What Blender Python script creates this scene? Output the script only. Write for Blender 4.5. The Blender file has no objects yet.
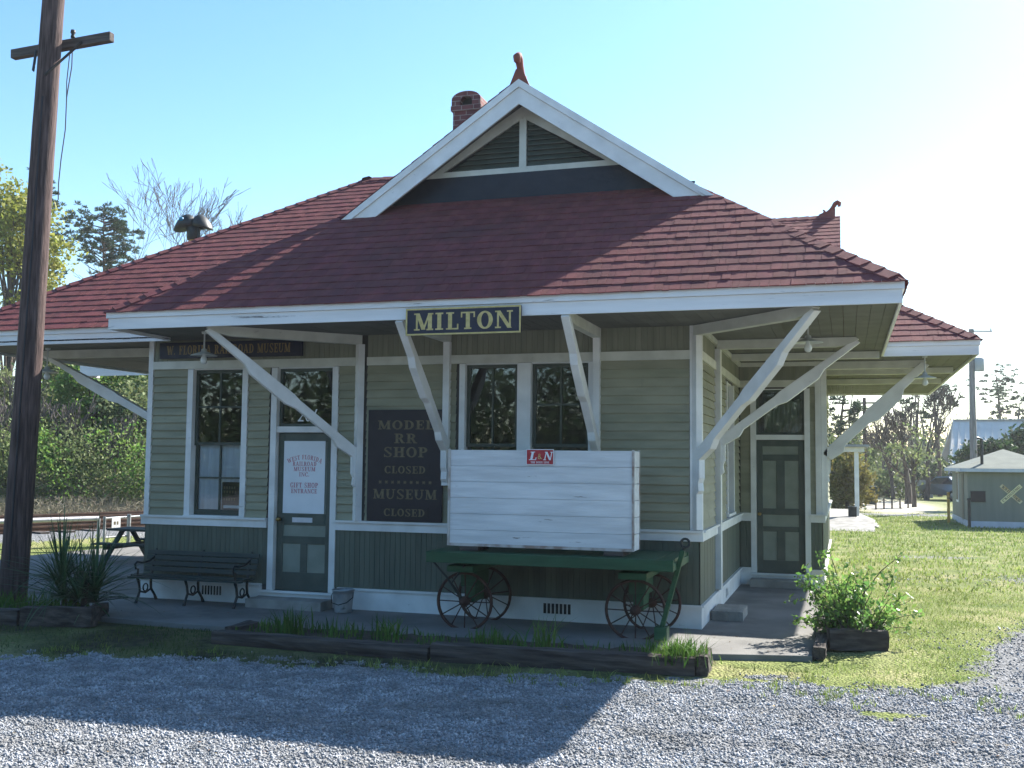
import bpy, math, random
import numpy as np
from mathutils import Vector, Matrix

random.seed(7)
rng = np.random.default_rng(11)
scene = bpy.context.scene
COL = scene.collection
GZ = -0.04          # level of the open ground; the paved platform is z = 0

# ------------------------------------------------------------------ materials
def new_mat(name):
    m = bpy.data.materials.new(name)
    m.use_nodes = True
    nt = m.node_tree
    for n in list(nt.nodes):
        nt.nodes.remove(n)
    out = nt.nodes.new('ShaderNodeOutputMaterial')
    b = nt.nodes.new('ShaderNodeBsdfPrincipled')
    nt.links.new(b.outputs[0], out.inputs[0])
    return m, nt, b, out

def c4(c):
    return (c[0], c[1], c[2], 1.0)

def mat(name, c1, c2=None, scale=6.0, rough=0.7, bump=0.0, bscale=40.0, metal=0.0, stretch=(1, 1, 1),
        detail=5.0, island=0.0, lo=0.35, hi=0.65, spec=0.3, bstretch=None, stain=None, transl=0.0, obj=False):
    m, nt, b, out = new_mat(name)
    N, L = nt.nodes, nt.links
    geo = N.new('ShaderNodeNewGeometry')
    if obj:
        tc = N.new('ShaderNodeTexCoord'); src = tc.outputs['Object']
    else:
        src = geo.outputs['Position']
    mp = N.new('ShaderNodeMapping'); mp.inputs['Scale'].default_value = stretch
    L.new(src, mp.inputs[0])
    nz = N.new('ShaderNodeTexNoise'); nz.inputs['Scale'].default_value = scale; nz.inputs['Detail'].default_value = detail
    L.new(mp.outputs[0], nz.inputs[0])
    rp = N.new('ShaderNodeValToRGB')
    rp.color_ramp.elements[0].position = lo; rp.color_ramp.elements[1].position = hi
    if c2 is None:
        c2 = tuple(min(1, v * 1.18) for v in c1); c1 = tuple(v * 0.84 for v in c1)
    rp.color_ramp.elements[0].color = c4(c1); rp.color_ramp.elements[1].color = c4(c2)
    L.new(nz.outputs[0], rp.inputs[0])
    col = rp.outputs[0]
    if island > 0:
        mr = N.new('ShaderNodeMapRange'); mr.inputs[3].default_value = 1 - island; mr.inputs[4].default_value = 1 + island
        L.new(geo.outputs['Random Per Island'], mr.inputs[0])
        hs = N.new('ShaderNodeHueSaturation')
        L.new(mr.outputs[0], hs.inputs['Value']); L.new(col, hs.inputs['Color'])
        mr2 = N.new('ShaderNodeMapRange'); mr2.inputs[3].default_value = 0.5 - island * .06; mr2.inputs[4].default_value = 0.5 + island * .06
        ml = N.new('ShaderNodeMath'); ml.operation = 'MULTIPLY'; ml.inputs[1].default_value = 7.31
        fr = N.new('ShaderNodeMath'); fr.operation = 'FRACT'
        L.new(geo.outputs['Random Per Island'], ml.inputs[0]); L.new(ml.outputs[0], fr.inputs[0]); L.new(fr.outputs[0], mr2.inputs[0])
        L.new(mr2.outputs[0], hs.inputs['Hue'])
        col = hs.outputs[0]
    if stain:
        sc, scl, s0, s1, sst = stain
        mp3 = N.new('ShaderNodeMapping'); mp3.inputs['Scale'].default_value = sst
        L.new(src, mp3.inputs[0])
        n3 = N.new('ShaderNodeTexNoise'); n3.inputs['Scale'].default_value = scl; n3.inputs['Detail'].default_value = 8
        n3.inputs['Roughness'].default_value = 0.7
        L.new(mp3.outputs[0], n3.inputs[0])
        r3 = N.new('ShaderNodeMapRange'); r3.inputs[1].default_value = s0; r3.inputs[2].default_value = s1
        L.new(n3.outputs[0], r3.inputs[0])
        mx = N.new('ShaderNodeMixRGB'); mx.inputs[2].default_value = c4(sc)
        L.new(r3.outputs[0], mx.inputs[0]); L.new(col, mx.inputs[1])
        col = mx.outputs[0]
    L.new(col, b.inputs['Base Color'])
    b.inputs['Roughness'].default_value = rough
    b.inputs['Metallic'].default_value = metal
    b.inputs['Specular IOR Level'].default_value = spec
    if bump > 0:
        mp2 = N.new('ShaderNodeMapping'); mp2.inputs['Scale'].default_value = bstretch or stretch
        L.new(src, mp2.inputs[0])
        n2 = N.new('ShaderNodeTexNoise'); n2.inputs['Scale'].default_value = bscale; n2.inputs['Detail'].default_value = 6
        L.new(mp2.outputs[0], n2.inputs[0])
        bp = N.new('ShaderNodeBump'); bp.inputs['Strength'].default_value = bump; bp.inputs['Distance'].default_value = 0.02
        L.new(n2.outputs[0], bp.inputs['Height']); L.new(bp.outputs[0], b.inputs['Normal'])
    if transl > 0:
        tr = N.new('ShaderNodeBsdfTranslucent'); L.new(col, tr.inputs[0])
        ms = N.new('ShaderNodeMixShader'); ms.inputs[0].default_value = transl
        L.new(b.outputs[0], ms.inputs[1]); L.new(tr.outputs[0], ms.inputs[2]); L.new(ms.outputs[0], out.inputs[0])
    return m

def glass_mat(name, refl=0.0, tint=(0.82, 0.86, 0.86)):
    m, nt, b, out = new_mat(name)
    N, L = nt.nodes, nt.links
    N.remove(b)
    t = N.new('ShaderNodeBsdfTransparent'); t.inputs[0].default_value = c4(tint)
    g = N.new('ShaderNodeBsdfGlossy'); g.inputs['Roughness'].default_value = 0.02
    g.inputs[0].default_value = (.9, .95, 1, 1)
    geo = N.new('ShaderNodeNewGeometry')
    nz = N.new('ShaderNodeTexNoise'); nz.inputs['Scale'].default_value = 2.2; nz.inputs['Detail'].default_value = 1
    L.new(geo.outputs['Position'], nz.inputs[0])
    bp = N.new('ShaderNodeBump'); bp.inputs['Strength'].default_value = 0.05; bp.inputs['Distance'].default_value = 0.02
    L.new(nz.outputs[0], bp.inputs['Height']); L.new(bp.outputs[0], g.inputs['Normal'])
    f = N.new('ShaderNodeFresnel'); f.inputs[0].default_value = 1.52
    ad = N.new('ShaderNodeMath'); ad.operation = 'MULTIPLY_ADD'; ad.inputs[1].default_value = 1.9; ad.inputs[2].default_value = refl
    L.new(f.outputs[0], ad.inputs[0])
    ms = N.new('ShaderNodeMixShader')
    L.new(ad.outputs[0], ms.inputs[0]); L.new(t.outputs[0], ms.inputs[1]); L.new(g.outputs[0], ms.inputs[2])
    L.new(ms.outputs[0], out.inputs[0])
    return m

def brick_mat(name):
    m, nt, b, out = new_mat(name)
    N, L = nt.nodes, nt.links
    tc = N.new('ShaderNodeTexCoord')
    mp = N.new('ShaderNodeMapping'); mp.inputs['Rotation'].default_value = (math.radians(90), 0, 0)
    L.new(tc.outputs['Object'], mp.inputs[0])
    sx = N.new('ShaderNodeSeparateXYZ'); L.new(tc.outputs['Object'], sx.inputs[0])
    ad = N.new('ShaderNodeMath'); ad.operation = 'ADD'; L.new(sx.outputs[0], ad.inputs[0]); L.new(sx.outputs[1], ad.inputs[1])
    cx = N.new('ShaderNodeCombineXYZ'); L.new(ad.outputs[0], cx.inputs[0]); L.new(sx.outputs[2], cx.inputs[1])
    br = N.new('ShaderNodeTexBrick'); L.new(cx.outputs[0], br.inputs[0])
    br.inputs['Scale'].default_value = 1.0; br.inputs['Brick Width'].default_value = .2; br.inputs['Row Height'].default_value = .075
    br.inputs['Mortar Size'].default_value = .006
    br.inputs['Color1'].default_value = (.17, .055, .05, 1); br.inputs['Color2'].default_value = (.10, .04, .045, 1)
    br.inputs['Mortar'].default_value = (.26, .22, .2, 1)
    nz = N.new('ShaderNodeTexNoise'); nz.inputs['Scale'].default_value = 9; nz.inputs['Detail'].default_value = 6
    L.new(tc.outputs['Object'], nz.inputs[0])
    mx = N.new('ShaderNodeMixRGB'); mx.blend_type = 'MULTIPLY'; mx.inputs[0].default_value = .7
    L.new(br.outputs[0], mx.inputs[1]); L.new(nz.outputs[0], mx.inputs[2])
    hs = N.new('ShaderNodeHueSaturation'); hs.inputs['Value'].default_value = 1.6; L.new(mx.outputs[0], hs.inputs['Color'])
    L.new(hs.outputs[0], b.inputs['Base Color'])
    b.inputs['Roughness'].default_value = .9
    bp = N.new('ShaderNodeBump'); bp.inputs['Strength'].default_value = .6; bp.inputs['Distance'].default_value = .01
    L.new(br.outputs['Fac'], bp.inputs['Height']); bp.invert = True
    L.new(bp.outputs[0], b.inputs['Normal'])
    return m

M = {}
M['white'] = mat('white_paint', (.66, .66, .64), (.8, .8, .78), scale=3, rough=.5, bump=.12, bscale=60, stain=((.30, .29, .27), 5, .66, .74, (1, 1, 3)))
M['fascia'] = mat('weathered_white_paint', (.68, .68, .67), (.82, .82, .81), scale=2.5, rough=.55, bump=.15, bscale=30, stretch=(.3, .3, 3),
                  stain=((.22, .21, .2), 2.3, .63, .67, (.35, .35, 6)))
M['trim'] = mat('cream_trim_paint', (0.5249, 0.5249, 0.4568), (0.6415, 0.6415, 0.5638), scale=4, rough=.55, bump=.1, bscale=60, stain=((.33, .32, .27), 5, .64, .76, (1, 1, 2)))
M['sage'] = mat('sage_clapboard_paint', (0.2459, 0.2457, 0.1681), (0.3141, 0.306, 0.2132), scale=1.4, rough=.65, bump=.10, bscale=60, stretch=(1.2, 1.2, 5), island=.07,
                stain=((.16, .17, .135), 3.5, .60, .85, (1.5, 1.5, .6)))
M['wains'] = mat('dark_green_paint', (0.08588, 0.106, 0.0809), (0.1173, 0.1372, 0.1061), scale=3, rough=.55, bump=.12, bscale=40, stretch=(3, 3, .5), island=.08)
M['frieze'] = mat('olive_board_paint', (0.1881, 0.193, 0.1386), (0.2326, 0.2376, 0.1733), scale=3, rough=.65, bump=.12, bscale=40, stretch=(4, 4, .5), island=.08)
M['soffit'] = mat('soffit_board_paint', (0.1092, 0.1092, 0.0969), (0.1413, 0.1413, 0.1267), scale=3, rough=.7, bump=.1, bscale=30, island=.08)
M['door'] = mat('door_green_paint', (0.06239, 0.0805, 0.06641), (0.08553, 0.1057, 0.08654), scale=5, rough=.5, bump=.1, bscale=40)
M['panel'] = mat('door_panel_sage_paint', (0.2074, 0.2333, 0.1901), (0.2506, 0.2765, 0.229), scale=5, rough=.55, bump=.1, bscale=40)
M['sash'] = mat('sash_green_paint', (.05, .062, .048), (.07, .084, .066), scale=6, rough=.5)
M['glass'] = glass_mat('window_glass')
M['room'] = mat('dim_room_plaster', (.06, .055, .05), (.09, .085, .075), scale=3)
M['cloth'] = mat('white_blind_cloth', (.62, .64, .68), (.76, .78, .82), scale=3, rough=.9, stretch=(6, 6, .4))
M['paper'] = mat('white_notice_paper', (.74, .76, .78), (.8, .82, .84), scale=3, rough=.7)
M['red'] = mat('faded_red_ink', (.5, .2, .24), (.55, .25, .28), scale=20)
M['signred'] = mat('red_enamel', (.36, .02, .03), (.45, .04, .05), scale=14, rough=.4)
M['gold'] = mat('dull_gold_paint', (.46, .36, .13), (.58, .47, .2), scale=20, rough=.45)
M['fadegold'] = mat('faded_gold_paint', (0.234, 0.153, 0.0585), (0.324, 0.225, 0.09), scale=30, rough=.5)
M['tan'] = mat('faded_tan_paint', (0.1332, 0.1087, 0.06158), (0.1839, 0.1509, 0.08724), scale=25, rough=.6)
M['navy'] = mat('navy_sign_paint', (.012, .013, .03), (.022, .022, .042), scale=6, rough=.35)
M['maroon'] = mat('dark_sign_paint', (0.0154, 0.0133, 0.0182), (0.0238, 0.0203, 0.0252), scale=6, rough=.5)
M['plate'] = mat('darker_plate_paint', (.012, .011, .014), (.018, .016, .02), scale=6, rough=.5)
M['shingle'] = mat('red_asphalt_shingle', (0.1434, 0.04029, 0.04104), (0.2018, 0.05925, 0.05616), scale=5, rough=.85, bump=.35, bscale=140, island=.09, spec=.2,
                   stain=((.10, .045, .045), .9, .48, .8, (1, 1, 1)))
M['flash'] = mat('dark_flashing', (0.008, 0.01, 0.0175), (0.015, 0.017, 0.025), scale=5, rough=.45, bump=.2, bscale=9)
M['terra'] = mat('terracotta', (0.18, 0.0525, 0.0375), (0.24, 0.075, 0.0525), scale=9, rough=.7, bump=.2)
M['brick'] = brick_mat('chimney_brick')
M['black'] = mat('soot_and_shade_black', (.012, .012, .013), (.02, .02, .02), scale=5)  # chimney soot, and the painted dark of hollows behind vent bars and louvres
M['iron'] = mat('black_iron', (.012, .016, .016), (.022, .028, .028), scale=9, rough=.5, spec=.4)
M['benchgreen'] = mat('bench_green_paint', (0.0245, 0.0385, 0.035), (0.035, 0.0525, 0.0462), scale=5, rough=.5, bump=.15, stretch=(.6, 4, 4))
M['waggreen'] = mat('wagon_green_paint', (0.01732, 0.07085, 0.03331), (0.02755, 0.09812, 0.04844), scale=4, rough=.5, bump=.25, bscale=20, stretch=(.6, 4, 4),
                    stain=((.03, .045, .03), 3, .58, .8, (1, 2, 2)), island=.12)
M['rust'] = mat('rusty_iron', (0.0459, 0.02304, 0.01814), (0.07344, 0.036, 0.02722), scale=14, rough=.8, bump=.3)
M['galv'] = mat('galvanised_steel', (.27, .29, .30), (.40, .42, .43), scale=7, rough=.45, metal=.5, bump=.15, bscale=12, stain=((.08, .07, .06), 6, .58, .7, (1, 1, 1)))
M['pipe'] = mat('pale_pipe_paint', (.58, .58, .6), (.7, .7, .72), scale=8, rough=.4)
M['crate'] = mat('whitewashed_boards', (.60, .61, .61), (.74, .75, .75), scale=4, rough=.65, bump=.3, bscale=18, stretch=(.4, 4, 4), island=.05,
                 stain=((.20, .18, .16), 3.2, .665, .70, (.8, 3, 6)))
M['cratetrim'] = mat('worn_crate_edge', (.30, .22, .18), (.52, .49, .45), scale=7, rough=.7, lo=.35, hi=.55)
M['concrete'] = mat('old_concrete', (0.1445, 0.1403, 0.1318), (0.2125, 0.2082, 0.1955), scale=1.3, rough=.85, bump=.2, bscale=60, detail=9, stain=((.10, .10, .095), .8, .5, .7, (1, 1, 1)))
M['step'] = mat('step_concrete', (.22, .21, .19), (.32, .31, .28), scale=4, rough=.85, bump=.35, bscale=40)
M['tie'] = mat('creosoted_timber', (0.035, 0.0275, 0.025), (0.125, 0.1063, 0.09375), scale=3, rough=.9, bump=.8, bscale=9, stretch=(.5, 6, 6), lo=.35, hi=.75)
M['tie_end'] = mat('creosoted_timber_cross', (0.035, 0.0275, 0.025), (0.125, 0.1063, 0.09375), scale=3, rough=.9, bump=.8, bscale=9, stretch=(6, .5, 6), lo=.35, hi=.75)
M['pole'] = mat('weathered_pole_wood', (.045, .030, .028), (.15, .105, .095), scale=7, rough=.9, bump=.9, bscale=22, stretch=(5, 5, .35), lo=.35, hi=.7)
M['arm'] = mat('grey_crossarm_wood', (.06, .05, .045), (.13, .11, .10), scale=6, rough=.9, bump=.4, stretch=(.4, 5, 5))
M['wire'] = mat('dark_wire', (.03, .03, .035), scale=4)
M['greypole'] = mat('grey_pole_wood', (.16, .15, .15), (.26, .25, .25), scale=5, rough=.9, stretch=(4, 4, .3))
M['bark'] = mat('grey_brown_bark', (.05, .04, .035), (.12, .10, .085), scale=5, rough=.95, bump=.8, bscale=12, stretch=(3, 3, .6))
M['pinebark'] = mat('reddish_pine_bark', (.06, .042, .035), (.14, .10, .08), scale=5, rough=.95, bump=.8, bscale=9, stretch=(3, 3, .8))
M['bare'] = mat('bare_twig_bark', (0.084, 0.0735, 0.0665), (0.14, 0.126, 0.1155), scale=3, rough=.95)
M['pine'] = mat('pine_needles', (.022, .048, .022), (.045, .082, .032), scale=.6, rough=.6, island=.3, transl=.25)
M['leaf_yel'] = mat('spring_leaf_yellow', (0.195, 0.221, 0.0325), (0.325, 0.325, 0.065), scale=.5, rough=.6, island=.3, transl=.4)
M['leaf_mid'] = mat('leaf_mid_green', (0.09126, 0.2028, 0.04462), (0.2231, 0.3448, 0.07098), scale=.5, rough=.55, island=.35, transl=.55)
M['leaf_dark'] = mat('leaf_dark_green', (.022, .05, .018), (.05, .085, .028), scale=.6, rough=.55, island=.3, transl=.3)
M['leaf_olive'] = mat('leaf_olive', (0.1189, 0.1559, 0.06084), (0.2099, 0.2463, 0.09885), scale=.5, rough=.7, island=.3, transl=.35)
M['leaf_gold'] = mat('leaf_golden_brown', (0.1445, 0.12, 0.03), (0.204, 0.19, 0.06), scale=.6, rough=.7, island=.3, transl=.35)
M['brush'] = mat('dry_tan_brush', (0.1615, 0.14, 0.099), (0.266, 0.24, 0.176), scale=.8, rough=.9, island=.3, transl=.2)
M['shrub'] = mat('glossy_shrub_leaf', (0.09765, 0.2051, 0.04297), (0.1953, 0.332, 0.07812), scale=3, rough=.4, island=.35, spec=.5, transl=.5)
M['yucca'] = mat('yucca_blade', (0.033, 0.0825, 0.0375), (0.0675, 0.135, 0.06), scale=4, rough=.45, island=.3, transl=.2)
M['grass'] = mat('grass_blade', (0.1508, 0.2113, 0.04435), (0.2572, 0.3256, 0.0927), scale=.9, rough=.7, island=.35, transl=.4)
M['weed'] = mat('weed_blade', (.05, .12, .02), (.10, .19, .035), scale=2, rough=.6, island=.35, transl=.45)
M['stone'] = mat('crushed_granite', (0.2042, 0.2172, 0.2314), (0.392, 0.401, 0.4199), scale=4, rough=.9, island=.28, detail=2, spec=.15, stain=((.17, .16, .145), .55, .48, .72, (1, 2.2, 1)))
M['steel'] = mat('rail_steel', (0.102, 0.06, 0.042), (0.144, 0.09, 0.066), scale=4, rough=.5, metal=.3)
M['sleeper'] = mat('track_sleeper_wood', (0.048, 0.04, 0.036), (0.096, 0.08, 0.072), scale=5, rough=.9)
M['shedwall'] = mat('shed_siding', (0.165, 0.1875, 0.165), (0.195, 0.2175, 0.1913), scale=1.5, rough=.7, bump=.15, stretch=(5, 5, .4))
M['shedroof'] = mat('shed_felt_roof', (0.1054, 0.124, 0.1054), (0.1364, 0.155, 0.1302), scale=3, rough=.9, bump=.3)
M['shedbase'] = mat('pale_blue_base', (.42, .47, .56), (.5, .55, .64), scale=4)
M['metalroof'] = mat('grey_sheet_metal', (.52, .50, .47), (.64, .62, .58), scale=.7, rough=.7)
M['barn'] = mat('barn_wall', (.3, .3, .31), (.36, .36, .37), scale=2)
M['yellow'] = mat('yellow_post_paint', (.42, .27, .06), (.5, .34, .10), scale=5)
M['ambermast'] = mat('weathered_ochre_paint', (.42, .26, .09), (.5, .33, .13), scale=6)
M['lens'] = mat('blue_lens', (.02, .16, .28), (.03, .22, .36), scale=5, rough=.2)
M['binplastic'] = mat('bin_plastic', (.012, .025, .018), (.02, .035, .026), scale=5, rough=.4)
M['carpaint'] = mat('silver_blue_car_paint', (0.12, 0.162, 0.216), (0.144, 0.186, 0.24), scale=2, rough=.25, metal=.4, spec=.5)
M['rubber'] = mat('tyre_rubber', (.015, .015, .015), (.025, .025, .025), scale=5)
M['carglass'] = mat('dark_car_glass', (.015, .02, .025), (.02, .025, .03), scale=3, rough=.1, spec=.6)
M['picnic'] = mat('dark_picnic_wood', (.028, .04, .038), (.045, .06, .055), scale=5, rough=.7, bump=.2)
M['lampwhite'] = mat('lamp_enamel', (.5, .52, .5), (.6, .62, .6), scale=6, rough=.35)
M['bulb'] = mat('frosted_bulb_glass', (.6, .62, .6), (.68, .7, .68), scale=6, rough=.2)
M['brass'] = mat('old_brass', (.3, .2, .07), (.4, .28, .1), scale=12, rough=.35, metal=.8)
M['fencegrey'] = mat('grey_fence_boards', (.25, .26, .27), (.34, .35, .36), scale=3, rough=.85)
M['transf'] = mat('transformer_grey', (.34, .36, .38), (.4, .42, .44), scale=3, rough=.4)
M['cratepale'] = mat('weathered_white_blade', (0.567, 0.5387, 0.3274), (0.7796, 0.7406, 0.4564), scale=9, rough=.7)
M['crossworn'] = mat('rust_streaked_blade', (0.39, 0.286, 0.13), (0.598, 0.559, 0.39), scale=7, rough=.7)
M['litter'] = mat('dry_leaf_litter', (.10, .065, .035), (.24, .17, .09), scale=9, rough=.9, island=.4)
M['darkgrass'] = mat('sparse_dark_grass', (.045, .075, .02), (.11, .13, .04), scale=1.2, rough=.7, island=.35, transl=.35)
M['soil'] = mat('planter_soil', (.04, .032, .024), (.08, .066, .05), scale=8, rough=.95, bump=.6)

# ------------------------------------------------------------------ mesh builder
class MB:
    def __init__(s):
        s.v = []; s.f = []; s.m = []; s.sm = []
    def add(s, pts, faces, m=0, smooth=False):
        o = len(s.v)
        s.v.extend([tuple(p) for p in pts])
        for f in faces:
            s.f.append([i + o for i in f]); s.m.append(m); s.sm.append(smooth)
    def poly(s, pts, m=0):
        s.add(pts, [list(range(len(pts)))], m)
    def hexa(s, b, t, m=0):
        s.add(list(b) + list(t), [[3, 2, 1, 0], [4, 5, 6, 7], [0, 1, 5, 4], [1, 2, 6, 5], [2, 3, 7, 6], [3, 0, 4, 7]], m)
    def box(s, x0, x1, y0, y1, z0, z1, m=0):
        s.hexa([(x0, y0, z0), (x1, y0, z0), (x1, y1, z0), (x0, y1, z0)], [(x0, y0, z1), (x1, y0, z1), (x1, y1, z1), (x0, y1, z1)], m)
    def fbox(s, fr, a0, a1, b0, b1, z0, z1, m=0):
        P = fr
        s.hexa([P(a0, b0, z0), P(a1, b0, z0), P(a1, b1, z0), P(a0, b1, z0)], [P(a0, b0, z1), P(a1, b0, z1), P(a1, b1, z1), P(a0, b1, z1)], m)
    def beam(s, p, q, w, h, up=(0, 0, 1), m=0):
        p = Vector(p); q = Vector(q); d = (q - p).normalized()
        side = d.cross(Vector(up))
        if side.length < 1e-4: side = d.cross(Vector((0, 1, 0)))
        side.normalize(); u = side.cross(d).normalized()
        a = side * w / 2; b = u * h / 2
        s.hexa([p - a - b, p + a - b, p + a + b, p - a + b], [q - a - b, q + a - b, q + a + b, q - a + b], m)
    def prism(s, poly, off, m=0):
        n = len(poly); off = Vector(off)
        a = [Vector(p) for p in poly]
        s.add(a + [p + off for p in a], [list(range(n))[::-1], list(range(n, 2 * n))] + [[i, (i + 1) % n, n + (i + 1) % n, n + i] for i in range(n)], m)
    def tube(s, pts, rad, n=8, m=0, cap=True, smooth=True):
        pts = [Vector(p) for p in pts]
        if not hasattr(rad, '__len__'): rad = [rad] * len(pts)
        vs = []; fs = []
        ref = Vector((0.13, 0.21, 0.97))
        for i, p in enumerate(pts):
            d = (pts[min(i + 1, len(pts) - 1)] - pts[max(i - 1, 0)]).normalized()
            if i == 0:
                a = d.cross(ref)
                if a.length < .15: a = d.cross(Vector((1, 0, 0)))
            else:
                a = a - d * a.dot(d)
            a.normalize(); b = d.cross(a)
            for k in range(n):
                t = 2 * math.pi * k / n
                vs.append(p + (a * math.cos(t) + b * math.sin(t)) * rad[i])
        for i in range(len(pts) - 1):
            for k in range(n):
                fs.append([i * n + k, i * n + (k + 1) % n, (i + 1) * n + (k + 1) % n, (i + 1) * n + k])
        s.add(vs, fs, m, smooth)
        if cap:
            s.add(vs[:n], [list(range(n))[::-1]], m); s.add(vs[-n:], [list(range(n))], m)
    def lathe(s, prof, c, n=20, m=0, axis='z', smooth=True):
        vs = []; fs = []
        c = Vector(c)
        for (r, h) in prof:
            for k in range(n):
                t = 2 * math.pi * k / n
                x, y = r * math.cos(t), r * math.sin(t)
                vs.append(c + (Vector((x, y, h)) if axis == 'z' else Vector((x, h, y)) if axis == 'y' else Vector((h, x, y))))
        for i in range(len(prof) - 1):
            for k in range(n):
                fs.append([i * n + k, i * n + (k + 1) % n, (i + 1) * n + (k + 1) % n, (i + 1) * n + k])
        s.add(vs, fs, m, smooth)
    def ring(s, c, R, r, axis='y', n=36, k=8, m=0, flat=1.0):
        c = Vector(c); pts = []; fs = []
        for i in range(n):
            t = 2 * math.pi * i / n
            for j in range(k):
                u = 2 * math.pi * j / k
                rr = R + r * math.cos(u); h = r * flat * math.sin(u)
                x, z = rr * math.cos(t), rr * math.sin(t)
                pts.append(c + (Vector((x, h, z)) if axis == 'y' else Vector((x, z, h)) if axis == 'z' else Vector((h, x, z))))
        for i in range(n):
            for j in range(k):
                fs.append([i * k + j, i * k + (j + 1) % k, ((i + 1) % n) * k + (j + 1) % k, ((i + 1) % n) * k + j])
        s.add(pts, fs, m, True)
    def build(s, name, mats, parent=None, bevel=0):
        me = bpy.data.meshes.new(name)
        me.from_pydata(s.v, [], s.f)
        if not isinstance(mats, (list, tuple)): mats = [mats]
        for x in mats: me.materials.append(M[x] if isinstance(x, str) else x)
        me.polygons.foreach_set('material_index', s.m)
        me.polygons.foreach_set('use_smooth', s.sm)
        me.update()
        o = bpy.data.objects.new(name, me); COL.objects.link(o)
        if parent is not None: adopt(o, parent)
        if bevel:
            bv = o.modifiers.new('bevel', 'BEVEL'); bv.width = bevel; bv.segments = 2; bv.limit_method = 'ANGLE'
        return o

def world_loc(o):
    v = Vector(o.location)
    while o.parent: o = o.parent; v = v + Vector(o.location)
    return v

def adopt(o, parent):
    # meshes are modelled in world coordinates; parents are plain translations at this point
    o.parent = parent
    o.location = Vector(o.location) - world_loc(parent)

def tag(o, label, cat, group=None, kind=None):
    if label: o['label'] = label
    if cat: o['category'] = cat
    if group: o['group'] = group
    if kind: o['kind'] = kind
    return o

def thing(name, label, cat, loc, group=None):
    o = bpy.data.objects.new(name, None); o.empty_display_size = .2
    COL.objects.link(o); o.location = loc
    return tag(o, label, cat, group)

def structure(o):
    o['kind'] = 'structure'; return o

def np_mesh(name, verts, faces_n, idx, material, smooth=False):
    """verts (N,3), idx flat vertex indices, all faces with faces_n corners"""
    me = bpy.data.meshes.new(name)
    nf = len(idx) // faces_n
    me.vertices.add(len(verts)); me.vertices.foreach_set('co', np.asarray(verts, np.float32).ravel())
    me.loops.add(len(idx)); me.loops.foreach_set('vertex_index', np.asarray(idx, np.int32))
    me.polygons.add(nf)
    me.polygons.foreach_set('loop_start', np.arange(0, nf * faces_n, faces_n, dtype=np.int32))
    me.polygons.foreach_set('loop_total', np.full(nf, faces_n, np.int32))
    if smooth: me.polygons.foreach_set('use_smooth', np.ones(nf, bool))
    me.materials.append(M[material] if isinstance(material, str) else material)
    me.update(); me.validate()
    return me

def obj_of(name, me, parent=None):
    o = bpy.data.objects.new(name, me); COL.objects.link(o)
    if parent is not None: adopt(o, parent)
    return o

# wall frames: (a along wall, b outward, z)
def frame_front(y): return lambda a, b, z: Vector((a, y - b, z))
def frame_right(x): return lambda a, b, z: Vector((x + b, a, z))
def frame_left(x): return lambda a, b, z: Vector((x - b, a, z))
def frame_back(y): return lambda a, b, z: Vector((a, y + b, z))

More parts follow.
